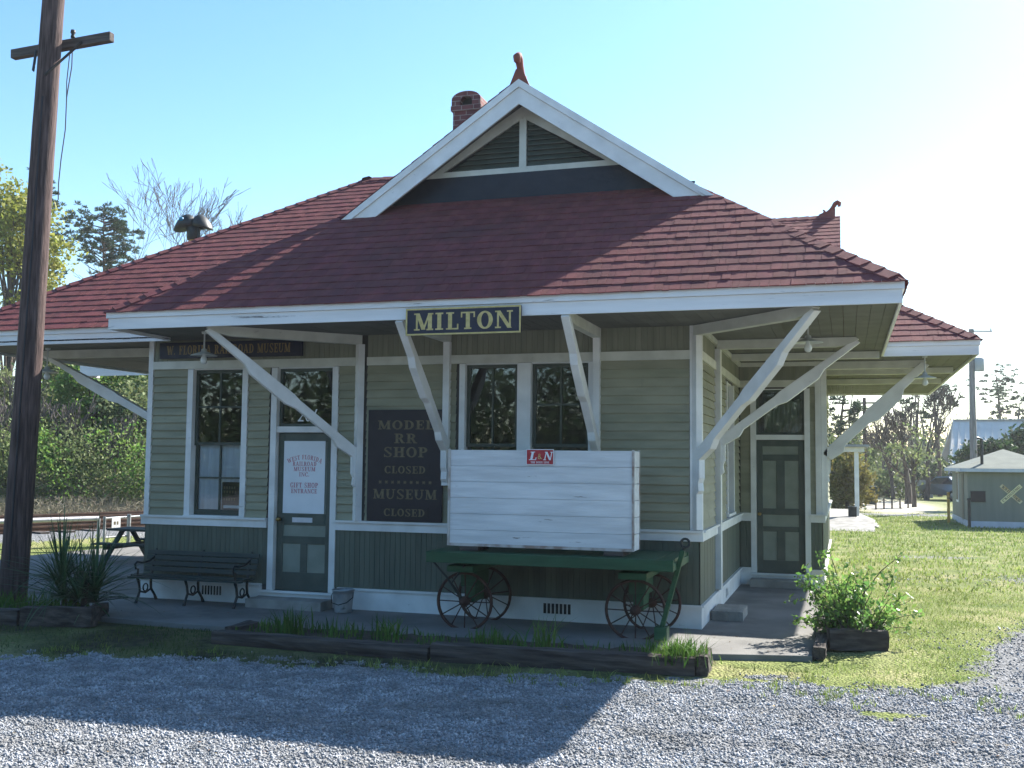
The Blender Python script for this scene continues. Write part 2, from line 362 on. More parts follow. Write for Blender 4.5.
# ------------------------------------------------------------------ lettering (slab serif drawn from strokes)
def _arc(cx, cy, rx, ry, a0, a1, n=14):
    return [(cx + rx * math.cos(math.radians(a0 + (a1 - a0) * i / n)), cy + ry * math.sin(math.radians(a0 + (a1 - a0) * i / n))) for i in range(n + 1)]
def glyph(ch):
    """list of quads in a unit-height cell, and the advance width"""
    T, t, sf = .225, .105, .085
    Q = []
    def rect(x0, x1, y0, y1): Q.append([(x0, y0), (x1, y0), (x1, y1), (x0, y1)])
    def stem(x, w=T, y0=0, y1=1): rect(x - w / 2, x + w / 2, y0, y1)
    def ser(x0, x1, top): rect(x0, x1, 1 - sf, 1) if top else rect(x0, x1, 0, sf)
    def diag(x0, y0, x1, y1, w): Q.append([(x0 - w / 2, y0), (x0 + w / 2, y0), (x1 + w / 2, y1), (x1 - w / 2, y1)])
    def band(out, inn):
        for i in range(len(out) - 1): Q.append([out[i], out[i + 1], inn[i + 1], inn[i]])
    def bowl(x, y0, y1, rx):
        cy, ry = (y0 + y1) / 2, (y1 - y0) / 2
        band(_arc(x, cy, rx, ry, 90, -90), _arc(x, cy, rx - T, ry - t, 90, -90))
    adv = .9
    if ch == 'I': stem(.25); ser(.03, .47, 0); ser(.03, .47, 1); adv = .56
    elif ch == 'L': stem(.25); ser(.03, .72, 0); ser(.03, .47, 1); rect(.64, .72, 0, .32); adv = .78
    elif ch == 'T': stem(.42); ser(.22, .62, 0); ser(.03, .81, 1); rect(.03, .11, .68, 1); rect(.73, .81, .68, 1); adv = .86
    elif ch in 'EF':
        stem(.25); ser(.03, .47 if ch == 'F' else .72, 0); ser(.03, .72, 1); rect(.64, .72, .7, 1); rect(.3, .58, .46, .46 + t); rect(.5, .58, .36, .64)
        if ch == 'E': rect(.64, .72, 0, .3)
        adv = .79
    elif ch == 'H': stem(.25); stem(.75); [ser(a, b, k) for k in (0, 1) for a, b in ((.03, .47), (.53, .97))]; rect(.25, .75, .46, .46 + t); adv = 1.03
    elif ch == 'M':
        stem(.19, t); stem(.93); diag(.23, 1, .57, .04, T); diag(.90, 1, .57, .04, t)
        ser(.03, .35, 0); ser(.74, 1.12, 0); ser(.03, .28, 1); ser(.86, 1.12, 1); adv = 1.17
    elif ch == 'N': stem(.19, t); stem(.83, t); diag(.2, 1, .82, 0, T); ser(.03, .35, 0); ser(.03, .25, 1); ser(.67, .99, 1); adv = 1.02
    elif ch == 'W': diag(.17, 1, .43, 0, T); diag(.66, .95, .43, 0, t); diag(.66, .95, .92, 0, T); diag(1.18, 1, .92, 0, t); ser(.03, .34, 1); ser(1.04, 1.32, 1); adv = 1.34
    elif ch == 'A': diag(.16, 0, .47, 1, t); diag(.80, 0, .47, 1, T); rect(.26, .66, .28, .28 + t); ser(.03, .32, 0); ser(.62, .98, 0); adv = 1.0
    elif ch == 'X': diag(.16, 1, .72, 0, T); diag(.72, 1, .16, 0, t); [ser(a, b, k) for k in (0, 1) for a, b in ((.02, .34), (.54, .88))]; adv = .9
    elif ch == 'O': band(_arc(.46, .5, .43, .52, 0, 360, 28), _arc(.46, .5, .43 - T, .52 - t, 0, 360, 28)); adv = .94
    elif ch in 'CG':
        band(_arc(.47, .5, .44, .52, 42, 318, 24), _arc(.47, .5, .44 - T, .52 - t, 42, 318, 24)); rect(.72, .80, .64, 1.0)
        if ch == 'G': stem(.74, .16, .02, .46); rect(.54, .9, .4, .46)
        else: rect(.72, .80, .04, .24)
        adv = .9
    elif ch == 'D': stem(.25); bowl(.4, 0, 1, .46); rect(.03, .4, 0, sf); rect(.03, .4, 1 - sf, 1); adv = .93
    elif ch == 'P': stem(.25); bowl(.42, .44, 1, .36); rect(.3, .42, .44, .44 + t); rect(.03, .42, 1 - sf, 1); ser(.03, .47, 0); adv = .84
    elif ch == 'R': stem(.25); bowl(.42, .46, 1, .34); rect(.3, .42, .46, .46 + t); rect(.03, .42, 1 - sf, 1); ser(.03, .47, 0); diag(.76, 0, .5, .5, T); rect(.68, .93, 0, sf); adv = .95
    elif ch == 'U':
        stem(.22, T, .34, 1); stem(.76, t, .34, 1); band(_arc(.46, .36, .335, .38, 180, 360), _arc(.46, .36, .335 - .14, .38 - t, 180, 360)); ser(.03, .42, 1); ser(.6, .94, 1); adv = .98
    elif ch == 'S':
        o = _arc(.4, .74, .31, .28, 30, 200, 10); band(o, _arc(.4, .74, .17, .19, 30, 200, 10))
        Q.append([(.11, .66), (.27, .72), (.70, .36), (.52, .26)])
        band(_arc(.4, .27, .32, .29, 20, -150, 10), _arc(.4, .27, .18, .2, 20, -150, 10)); rect(.62, .69, .7, 1); rect(.08, .15, 0, .3); adv = .8
    elif ch == '&':
        band(_arc(.42, .76, .22, .24, 0, 360, 16), _arc(.42, .76, .11, .16, 0, 360, 16)); band(_arc(.38, .27, .32, .29, 60, 330, 16), _arc(.38, .27, .17, .2, 60, 330, 16))
        diag(.3, .68, .85, 0, T); adv = .9
    elif ch == '.': rect(.06, .24, 0, .18); adv = .4
    elif ch == '*': rect(.14, .46, .46, .56); diag(.2, .3, .4, .72, .1); diag(.4, .3, .2, .72, .1); adv = .6
    elif ch == '0': band(_arc(.36, .5, .33, .5, 0, 360, 24), _arc(.36, .5, .2, .41, 0, 360, 24)); adv = .78
    elif ch == '2': band(_arc(.36, .72, .32, .28, 160, -30, 12), _arc(.36, .72, .18, .19, 160, -30, 12)); Q.append([(.5, .52), (.66, .6), (.26, .06), (.04, .06)]); rect(.04, .68, 0, .12); adv = .78
    elif ch == '6': band(_arc(.36, .3, .33, .3, 0, 360, 20), _arc(.36, .3, .19, .2, 0, 360, 20)); Q.append([(.04, .32), (.18, .32), (.56, 1), (.4, 1)]); adv = .78
    else: adv = .5
    return Q, adv

def text(mb, s, fr, a, z, h, b, m=0, width=None, align='c', arch=0.0, slant=0.0, track=.04, sx=1.0):
    """lettering on a wall frame; a = centre (or left) along wall, z = baseline, h = cap height"""
    gl = [glyph(c) for c in s]
    tot = sum(g[1] + track for g in gl) - track
    k = (width / tot) if width else h * sx
    w = tot * k
    x = a - w / 2 if align == 'c' else a
    e = 0
    for Q, adv in gl:
        mid = (x + adv * k / 2 - a) / (w / 2) if w else 0
        dz = -arch * mid * mid
        tilt = -2 * arch * mid / (w / 2) if w else 0
        for q in Q:
            e += 1
            pts = []
            for (px, py) in q:
                gx = (px - adv / 2) * k + slant * py * h
                pts.append(fr(x + adv * k / 2 + gx - tilt * py * h * .9, b + (e % 12) * .00012, z + py * h + dz + gx * tilt))
            mb.poly(pts, m)
        x += (adv + track) * k

# ================================================================== THE STATION
Z_SOF, Z_E0, Z_E1 = 3.595, 3.555, 3.80        # soffit, fascia bottom, roof edge
SL = 0.68                                      # roof slope
FY = 12.6; WX = -1.65; RY = 17.5; RX = -.35; LX = -9.38; BY = 24.7
station = thing('train_station', 'sage green wooden railway depot with a red shingled hip roof and white bracketed eaves', 'train station', (-4.1, 18, 0))
F0 = frame_front(FY); FR = frame_right(WX); F1 = frame_front(RY); FR1 = frame_right(RX); FL = frame_left(LX); FB = frame_back(BY)
ZR = 1.05; ZF0, ZF1 = 3.19, 3.30               # chair rail, frieze band
rr = random.Random(3)

def clap(mb, fr, a0, a1, z0, z1, m=0, e=.106):
    n = max(1, round((z1 - z0) / e)); h = (z1 - z0) / n
    for i in range(n):
        za, zb = z0 + i * h, z0 + (i + 1) * h
        cuts = [a0, a1]
        if a1 - a0 > 1.4 and rr.random() < .5: cuts = [a0, a0 + (a1 - a0) * rr.uniform(.3, .7), a1]
        for c0, c1 in zip(cuts[:-1], cuts[1:]):
            o0 = .027 + rr.uniform(-.002, .0025); o1 = .002; c1 -= .0015
            mb.add([fr(c0, o0, za), fr(c1, o0, za), fr(c1, o1, zb), fr(c0, o1, zb), fr(c0, 0, za), fr(c1, 0, za)],
                   [[0, 1, 2, 3], [4, 5, 1, 0]], m)

def boards(mb, fr, a0, a1, z0, z1, w=.072, m=0, out=.014):
    n = max(1, round((a1 - a0) / w)); w = (a1 - a0) / n
    for i in range(n):
        x0, x1 = a0 + i * w, a0 + (i + 1) * w
        o = out + rr.uniform(-.0015, .0015); g = .005
        p = [fr(x0, o - .006, z0), fr(x0 + g, o, z0), fr(x1 - g, o, z0), fr(x1, o - .006, z0)]
        q = [fr(x0, o - .006, z1), fr(x0 + g, o, z1), fr(x1 - g, o, z1), fr(x1, o - .006, z1)]
        mb.add(p + q, [[0, 1, 5, 4], [1, 2, 6, 5], [2, 3, 7, 6]], m)

def wboards(fr, *a):
    b = MB(); boards(b, fr, *a); b.build('wainscot', 'wains', station)
def fboards(fr, *a):
    b = MB(); boards(b, fr, *a); b.build('frieze', 'frieze', station)
wall = MB(); trim = MB(); rail = MB(); base = MB()
def solid(fr, a0, a1, z0, z1): wall.fbox(fr, a0, a1, -.12, 0, z0, z1, 1)
# --- front wall
W1 = (-8.66, -7.87); D1 = (-7.33, -6.50); W2 = (-4.62, -3.92); W3 = (-3.74, -3.00)
for a0, a1 in ((LX, W1[0] - .01), (W1[1] + .01, D1[0] - .01), (D1[1] + .01, W2[0] - .01), (W2[1] + .01, W3[0] - .01), (W3[1] + .01, WX)):
    solid(F0, a0, a1, 0, 3.19)
solid(F0, W1[0] - .01, W1[1] + .01, 0, 1.12); solid(F0, W2[0] - .01, W2[1] + .01, 0, 1.12); solid(F0, W3[0] - .01, W3[1] + .01, 0, 1.12)
solid(F0, D1[0] - .01, D1[1] + .01, 0, .19); solid(F0, LX, WX, 3.19, Z_SOF)
for a0, a1 in ((LX + .06, -8.75), (-7.78, -7.45), (-6.41, -6.13), (-6.0, -4.74), (-2.9, -1.76)):
    clap(wall, F0, a0, a1, 1.15, ZF0)
for a0, a1 in ((LX + .005, -7.43), (-6.42, -1.655)):
    wboards(F0, a0, a1, .27, ZR)
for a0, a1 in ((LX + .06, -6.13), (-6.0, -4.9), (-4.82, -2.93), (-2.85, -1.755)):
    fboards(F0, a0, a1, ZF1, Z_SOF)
trim.fbox(F0, LX + .06, -6.13, 0, .035, ZF0, ZF1); trim.fbox(F0, -6.0, -1.755, 0, .035, ZF0, ZF1)
trim.fbox(F0, LX - .02, LX + .058, 0, .03, 1.15, Z_SOF, 1)
trim.fbox(F0, -1.755, WX - .002, 0, .032, 1.15, Z_SOF, 1)
for a0, a1 in ((LX - .05, -7.44), (-6.41, WX + .05)):
    rail.fbox(F0, a0, a1, 0, .045, ZR - .03, ZR + .07); rail.fbox(F0, a0, a1, 0, .075, ZR + .072, ZR + .10)
def found(fr, a0, a1, cap=True):
    base.fbox(fr, a0, a1, 0, .028, .0, .245); base.fbox(fr, a0, a1, 0, .055, .248, .275)
found(F0, LX - .02, -7.5); found(F0, -6.36, WX + .027)
base.fbox(F0, -7.498, -6.362, 0, .026, 0, .16); base.fbox(F0, -7.5, -6.36, 0, .06, .163, .193)
# --- bay side wall (faces +X)
solid(FR, FY, 15.55, 0, Z_SOF); solid(FR, 16.42, RY, 0, Z_SOF); solid(FR, 15.55, 16.42, 0, 1.15); solid(FR, 15.55, 16.42, 3.16, Z_SOF)
for a0, a1 in ((FY + .1, 14.1), (14.3, 15.46), (16.5, RY - .02)): clap(wall, FR, a0, a1, 1.15, ZF0)
wboards(FR, FY - .01, 14.1, .27, ZR); wboards(FR, 14.3, RY - .015, .27, ZR)
fboards(FR, FY + .1, 14.1, ZF1, Z_SOF); fboards(FR, 14.3, RY - .015, ZF1, Z_SOF)
trim.fbox(FR, FY + .1, RY - .03, 0, .035, ZF0, ZF1); trim.fbox(FR, FY + .002, FY + .1, 0, .034, 1.152, Z_SOF, 1); trim.fbox(FR, FY + .1, RY - .05, 0, .05, Z_SOF - .07, Z_SOF - .003)
rail.fbox(FR, FY + .0, RY - .03, 0, .046, ZR - .03, ZR + .07); rail.fbox(FR, FY, RY - .03, 0, .076, ZR + .0725, ZR + .10)
found(FR, FY - .03, RY - .03)
# --- right wing front (faces -Y)
D2 = (-1.37, -.61)
solid(F1, WX, D2[0] - .01, 0, Z_SOF); solid(F1, D2[1] + .01, RX, 0, Z_SOF); solid(F1, D2[0] - .01, D2[1] + .01, 3.16, Z_SOF); solid(F1, D2[0] - .01, D2[1] + .01, 0, .19)
clap(wall, F1, WX + .03, -1.45, 1.15, ZF0); clap(wall, F1, -.535, -.44, 1.15, ZF0)
wboards(F1, WX + .02, -1.45, .27, ZR); wboards(F1, -.535, RX - .005, .27, ZR); fboards(F1, WX + .02, RX - .1, ZF1, Z_SOF)
trim.fbox(F1, WX + .036, RX - .09, 0, .034, ZF0, ZF1); trim.fbox(F1, RX - .09, RX - .002, 0, .033, 1.15, Z_SOF, 1); trim.fbox(F1, WX + .052, RX + .03, 0, .05, Z_SOF - .07, Z_SOF - .004)
for a0, a1 in ((WX + .047, -1.455), (-.53, RX + .05)):
    rail.fbox(F1, a0, a1, 0, .045, ZR - .03, ZR + .07); rail.fbox(F1, a0, a1, 0, .075, ZR + .073, ZR + .10)
found(F1, WX + .056, -1.46); base.fbox(F1, WX + .029, WX + .0555, 0, .027, 0, .244); found(F1, -.52, RX + .027); base.fbox(F1, -1.458, -.522, 0, .026, 0, .16); base.fbox(F1, -1.46, -.52, 0, .06, .163, .193)
# --- right wing side, back, left
solid(FR1, RY, BY, 0, Z_SOF); clap(wall, FR1, RY + .1, BY - .1, 1.15, ZF0); wboards(FR1, RY, BY, .27, ZR); fboards(FR1, RY + .1, BY - .1, ZF1, Z_SOF)
trim.fbox(FR1, RY + .1, BY, 0, .035, ZF0, ZF1); trim.fbox(FR1, RY + .002, RY + .1, 0, .034, 1.152, Z_SOF, 1)
rail.fbox(FR1, RY, BY, 0, .046, ZR - .03, ZR + .07); rail.fbox(FR1, RY, BY, 0, .076, ZR + .0725, ZR + .10); found(FR1, RY - .03, BY)
solid(FL, FY + .001, BY, 0, Z_SOF); clap(wall, FL, FY + .1, BY - .1, 1.15, ZF0); wboards(FL, FY, BY, .27, ZR); fboards(FL, FY + .1, BY - .1, ZF1, Z_SOF)
trim.fbox(FL, FY + .1, BY, 0, .035, ZF0, ZF1); trim.fbox(FL, FY + .002, FY + .1, 0, .034, 1.152, Z_SOF, 1)
rail.fbox(FL, FY, BY, 0, .046, ZR - .03, ZR + .07); rail.fbox(FL, FY, BY, 0, .076, ZR + .0725, ZR + .10); found(FL, FY - .03, BY)
solid(FB, LX, RX, 0, Z_SOF); clap(wall, FB, LX + .1, RX - .1, 1.15, ZF0); wboards(FB, LX, RX, .27, ZR); fboards(FB, LX, RX, ZF1, Z_SOF)
wall.build('wall', ['sage', 'room'], station); 
trim.build('wall_trim', ['trim', 'white'], station); rail.build('chair_rail', 'white', station); base.build('foundation_board', 'white', station)
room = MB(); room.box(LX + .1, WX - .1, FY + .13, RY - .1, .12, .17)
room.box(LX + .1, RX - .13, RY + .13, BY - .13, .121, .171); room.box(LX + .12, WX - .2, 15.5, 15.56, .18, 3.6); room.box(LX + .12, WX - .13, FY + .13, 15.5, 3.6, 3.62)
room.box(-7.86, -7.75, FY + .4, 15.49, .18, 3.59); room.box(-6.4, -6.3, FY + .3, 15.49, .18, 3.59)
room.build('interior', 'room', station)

# foundation vents
def vent(fr, a0, a1, z0, z1):
    o = MB(); o.fbox(fr, a0, a1, .024, .031, z0, z1, 1)  # black plate paints the shaded hollow behind the bars
    n = max(3, int((a1 - a0) / .045))
    for i in range(n + 1):
        x = a0 + (a1 - a0) * i / n; o.fbox(fr, x - .007, x + .007, .031, .038, z0, z1, 0)
    for z in (z0, z1): o.fbox(fr, a0 - .008, a1 + .008, .0312, .040, z - .008, z + .008, 0)
    o.build('vent_grille', ['white', 'black'], station)
vent(F0, -3.56, -3.20, .08, .22); vent(F0, -8.42, -8.1, .08, .22); vent(FR, 15.2, 15.45, .06, .18)

# ---- windows
def window(fr, a0, a1, z0, z1, blind=None, casing=.085, left=True, right=True, top=0.0, sill=True, notice=False, grid=True):
    w = MB()
    if left: w.fbox(fr, a0 - casing, a0, 0, .034, z0 - .03, z1 + top)
    if right: w.fbox(fr, a1, a1 + casing, 0, .034, z0 - .03, z1 + top)
    w.fbox(fr, a0 - .012, a0 - .001, -.11, 0, z0, z1); w.fbox(fr, a1 + .001, a1 + .012, -.11, 0, z0, z1); w.fbox(fr, a0, a1, -.11, -.001, z1 - .01, z1 + .012)
    W = w.build('window', 'white', station)
    if sill:
        s = MB(); s.fbox(fr, a0 - casing + .002, a1 + casing - .002, -.11, .055, z0 - .028, z0 + .012); s.build('sill', 'white', W)
    zm = (z0 + z1) / 2 - .02; am = (a0 + a1) / 2
    for k, (b, y0, y1) in enumerate(((-.045, zm - .022, z1 - .012), (-.082, z0 + .014, zm + .022))):
        s = MB(); t = .034; st = .048
        s.fbox(fr, a0 + .002, a0 + st, b - t, b, y0, y1); s.fbox(fr, a1 - st, a1 - .002, b - t, b, y0, y1)
        s.fbox(fr, a0 + st, a1 - st, b - t, b, y0, y0 + (.075 if k else .042)); s.fbox(fr, a0 + st, a1 - st, b - t, b, y1 - .042, y1)
        s.fbox(fr, am - .012, am + .012, b - t + .004, b - .004, y0 + .04, y1 - .04)
        if grid:
            ym = (y0 + y1) / 2 + .01; s.fbox(fr, a0 + st, a1 - st, b - t + .006, b - .006, ym - .011, ym + .011)
        s.build('sash', 'sash', W)
        g = MB(); g.poly([fr(a0 + .03, b - t / 2, y0 + .03), fr(a1 - .03, b - t / 2, y0 + .03), fr(a1 - .03, b - t / 2, y1 - .03), fr(a0 + .03, b - t / 2, y1 - .03)])
        g.build('pane', 'glass', W)
    if blind:
        c = MB(); n = 14; pa = []
        for i in range(n + 1):
            x = a0 + .02 + (a1 - a0 - .04) * i / n; pa.append((x, -.122 + .006 * math.sin(i * 1.9)))
        for i in range(n):
            c.add([fr(pa[i][0], pa[i][1], z0 + .03), fr(pa[i + 1][0], pa[i + 1][1], z0 + .03), fr(pa[i + 1][0], pa[i + 1][1], zm + blind), fr(pa[i][0], pa[i][1], zm + blind)], [[0, 1, 2, 3]], 0)
        c.build('blind', 'cloth', W)
    if notice:
        c = MB(); c.fbox(fr, am + .035, a1 - .055, -.112, -.106, z0 + .09, z0 + .47, 0)
        for r, (zz, ww) in enumerate(((.375, .2), (.315, .22), (.215, .2))):
            for i in range(5):
                x = am + .06 + i * ww / 5; c.fbox(fr, x, x + .024, -.1055, -.1045, z0 + zz, z0 + zz + .036, 1)
        c.fbox(fr, am + .06, a1 - .075, -.1055, -.1045, z0 + .11, z0 + .15, 2)
        n = c.build('notice', ['plate', 'tan', 'paper'], W); n['label'] = 'dark card with pale lines in the lower pane'
    return W
window(F0, W1[0], W1[1], 1.15, 3.185, blind=-.02, notice=True)
window(F0, W2[0], W2[1], 1.15, 3.185, casing=.075, right=False, grid=False)
window(F0, W3[0], W3[1], 1.15, 3.185, casing=.075, left=False)
mu = MB(); mu.fbox(F0, W2[1] + .002, W3[0] - .002, 0, .034, 1.12, 3.185); mu.build('window_mullion', 'white', station)
window(FR, 15.57, 16.40, 1.2, 3.14)

# ---- doors
def door(fr, a0, a1, z0, z1, zt, glazed, number=None):
    d = MB(); cs = .075
    d.fbox(fr, a0 - cs - .012, a0 - .012, 0, .034, z0 + .002, zt, 0); d.fbox(fr, a1 + .012, a1 + cs + .012, 0, .034, z0 + .002, zt, 0)
    d.fbox(fr, a0 - .012, a0 - .001, -.11, .034, z0, zt, 0); d.fbox(fr, a1 + .001, a1 + .012, -.11, .034, z0, zt, 0)
    d.fbox(fr, a0, a1, -.1, .012, z1 + .005, z1 + .085, 0); d.fbox(fr, a0, a1, -.1, -.001, zt - .012, zt + .012, 0)
    W = d.build('door', 'white', station)
    lf = MB(); b0, b1 = -.085, -.045; s = .095
    def R(x0, x1, y0, y1, bo=b1, m=0): lf.fbox(fr, x0, x1, b0, bo, y0, y1, m)
    H = z1 - z0; A0, A1 = a0 + .003, a1 - .003; am = (a0 + a1) / 2
    R(A0, A0 + s, z0, z1); R(A1 - s, A1, z0, z1)
    def rails(zs):
        for (y0, y1) in zs: R(A0 + s, A1 - s, z0 + y0, z0 + y1)
    def pan(x0, x1, y0, y1): lf.fbox(fr, x0 - .01, x1 + .01, b0 + .012, b1 - .014, z0 + y0 - .01, z0 + y1 + .01, 1)
    if glazed:
        rails(((0, .24), (.62, .72), (.87, 1.02), (H - .12, H)))
        R(am - .05, am + .05, z0 + .24, z0 + .62)
        pan(A0 + s, am - .05, .24, .62); pan(am + .05, A1 - s, .24, .62); pan(A0 + s, A1 - s, .72, .87); pan(A0 + s, A1 - s, 1.02, H - .12)
    else:
        rails(((0, .20), (.66, .74), (.93, 1.03), (1.80, 1.90), (H - .10, H)))
        R(am - .065, am + .065, z0 + .2, z0 + .66); R(am - .065, am + .065, z0 + 1.03, z0 + 1.80)
        for x0, x1 in ((A0 + s, am - .065), (am + .065, A1 - s)): pan(x0, x1, .2, .66); pan(x0, x1, 1.03, 1.8)
        pan(A0 + s, A1 - s, .74, .93); pan(A0 + s, A1 - s, 1.9, H - .1)
    L_ = lf.build('door_leaf', ['door', 'panel'], W, bevel=.004)
    t = MB(); t.fbox(fr, a0, a0 + .04, -.09, -.05, z1 + .088, zt - .013); t.fbox(fr, a1 - .04, a1, -.09, -.05, z1 + .088, zt - .013)
    t.fbox(fr, a0 + .04, a1 - .04, -.09, -.05, z1 + .088, z1 + .125); t.fbox(fr, a0 + .04, a1 - .04, -.09, -.05, zt - .05, zt - .013); t.build('transom_frame', 'door', W)
    g = MB(); g.poly([fr(a0 + .03, -.07, z1 + .11), fr(a1 - .03, -.07, z1 + .11), fr(a1 - .03, -.07, zt - .03), fr(a0 + .03, -.07, zt - .03)]); g.build('transom_pane', 'glass', W)
    k = MB(); k.lathe([(.0, .075), (.022, .07), (.03, .055), (.024, .04), (.01, .032), (.012, .0), (.03, -.0)], fr(A0 + .045, b1, z0 + .94), 14, axis='y')
    if fr is F0: k2 = MB(); k2.v = [(x, 2 * fr(0, b1, 0)[1] - y, z) for x, y, z in k.v]; k2.f = k.f; k2.m = k.m; k2.sm = k.sm; k = k2
    else: k.v = [(x, 2 * fr(0, b1, 0)[1] - y, z) for x, y, z in k.v]
    k.build('handle', 'brass', W)
    return W
dr = door(F0, D1[0], D1[1], .195, 2.30, 3.185, True)
po = MB(); po.fbox(F0, -7.24, -6.62, -.044, -.040, 1.22, 2.19, 0)
for s, z, h, w, arch in (('WEST FLORIDA', 1.945, .058, .50, .06), ('RAILROAD', 1.855, .058, .36, 0), ('MUSEUM', 1.785, .058, .33, 0), ('INC.', 1.715, .055, .16, 0), ('GIFT SHOP', 1.565, .066, .42, 0), ('ENTRANCE', 1.49, .058, .39, 0)):
    text(po, s, F0, -6.925, z, h, -.0385, 1, width=w, arch=arch)
p = po.build('notice', ['paper', 'red'], dr); p['label'] = 'white paper notice with faded red lettering'
ml = MB(); ml.fbox(F0, -7.09, -6.79, -.044, -.036, 1.10, 1.165); ml.build('mail_slot', 'pipe', dr)
nm = MB(); text(nm, '206', F0, -6.90, 2.455, .165, -.066, 0, width=.33); nm.build('house_number', 'paper', dr)
dr2 = door(F1, D2[0], D2[1], .195, 2.33, 3.16, False)
cu = MB()
for i in range(18):
    x0 = -1.33 + i * .68 / 18; x1 = x0 + .68 / 18
    b0_, b1_ = -.13 - .02 * (i % 2), -.13 - .02 * ((i + 1) % 2)
    z1_ = 2.98 + .02 * math.sin(i * 1.7)
    if i % 18 in (0, 1): continue
    cu.poly([F1(x0, b0_, 2.44), F1(x1, b1_, 2.44), F1(x1, b1_, z1_), F1(x0, b0_, z1_)])
cu.build('curtain', 'panel', dr2)

# ---- brackets: wall post, outlooker beam, curved-cut strut
def bracket(base, d, reach, zb, ztop, post=True, zpost=None, pw=.085, sw=.095, kw=.78):
    """base: wall point (x,y); d: outward horizontal unit vector"""
    bx, by = base; d = Vector((d[0], d[1], 0)).normalized(); side = Vector((-d.y, d.x, 0))
    g = MB(); o = Vector((bx, by, 0)); off = .036
    P = lambda t, s, z: o + d * (t + off) + side * s + Vector((0, 0, z))
    # strut outline in the (t, z) plane with stepped lower edge
    L = Vector((reach - .06, ztop - zb)); Ln = L.length; e = L / Ln; nrm = Vector((e.y, -e.x))
    pr = [(-.02, -.085), (.10 * Ln, -.125), (.15 * Ln, -.07), (.40 * Ln, -.085), (.46 * Ln, -.14), (.70 * Ln, -.145), (.76 * Ln, -.08), (Ln + .05, -.08),
          (Ln + .05, .065), (.46 * Ln, .075), (.42 * Ln, .06), (.02 * Ln, .075), (-.05, .06)]
    pts = []
    for s_, w in pr:
        q = Vector((.06, zb)) + e * s_ - nrm * w * kw
        pts.append(q)
    mids = [P(q.x, -sw / 2, min(q.y, Z_SOF - .03)) for q in pts]
    g.prism(mids, side * sw)
    B = g.build('bracket', 'white', station, bevel=.008)
    b = MB(); hz0, hz1 = Z_SOF - .125, Z_SOF - .004
    pl = [(0, hz0), (reach - .22, hz0), (reach - .1, hz0 + .02), (reach - .02, hz0 + .05), (reach + .06, hz1 - .03), (reach + .02, hz1), (0, hz1)]
    b.prism([P(t, -.05, z) for t, z in pl], side * .10); b.build('outlooker', 'trim', B)
    if post:
        z0 = zpost if zpost is not None else zb - .5
        c = MB(); c.prism([P(-off + .001, -pw / 2, z0), P(.05, -pw / 2, z0), P(.05, -pw / 2, hz0), P(-off + .001, -pw / 2, hz0)], side * pw)
        c.build('post', 'white', B)
        k = MB(); k.prism([P(.052, -.04, zb - .46), P(.085, -.04, zb - .42), P(.072, -.04, zb - .33), P(.10, -.04, zb - .27), P(.10, -.04, zb - .03), P(.052, -.04, zb)], side * .08); k.build('corbel', 'white', B)
    return B
S2 = math.sqrt(.5)
bracket((-4.86, FY), (0, -1), 1.5, 2.13, 3.54); bracket((-2.89, FY), (0, -1), 1.5, 2.13, 3.54)
bracket((-1.70, FY), (1, -1), 1.95, 2.04, 3.54, zpost=1.16); bracket((-6.07, FY), (-1, -1), 1.95, 2.04, 3.54, zpost=1.15, pw=.12)
bracket((WX, 14.2), (1, 0), 1.75, 2.25, 3.54, zpost=.29, pw=.16)
bracket((RX, 17.58), (1, 0), 1.5, 2.1, 3.54, zpost=1.15, pw=.14, sw=.14, kw=1.15)
bracket((LX, 13.35), (-1, 0), 2.5, 2.33, 3.56, zpost=1.15, pw=.14)
for y in (16.6, 19.9): bracket((LX, y), (-1, 0), 2.5, 2.33, 3.56, zpost=1.15, pw=.14)
for xa_, xb_, y_ in ((WX + .05, .5, 16.0), (RX + .05, 1.75, 18.9), (RX + .05, 1.75, 21.2)):
    bm = MB(); bm.beam((xa_, y_, Z_SOF - .06), (xb_, y_, Z_SOF - .06), .1, .1); bm.build('soffit_beam', 'trim', station)

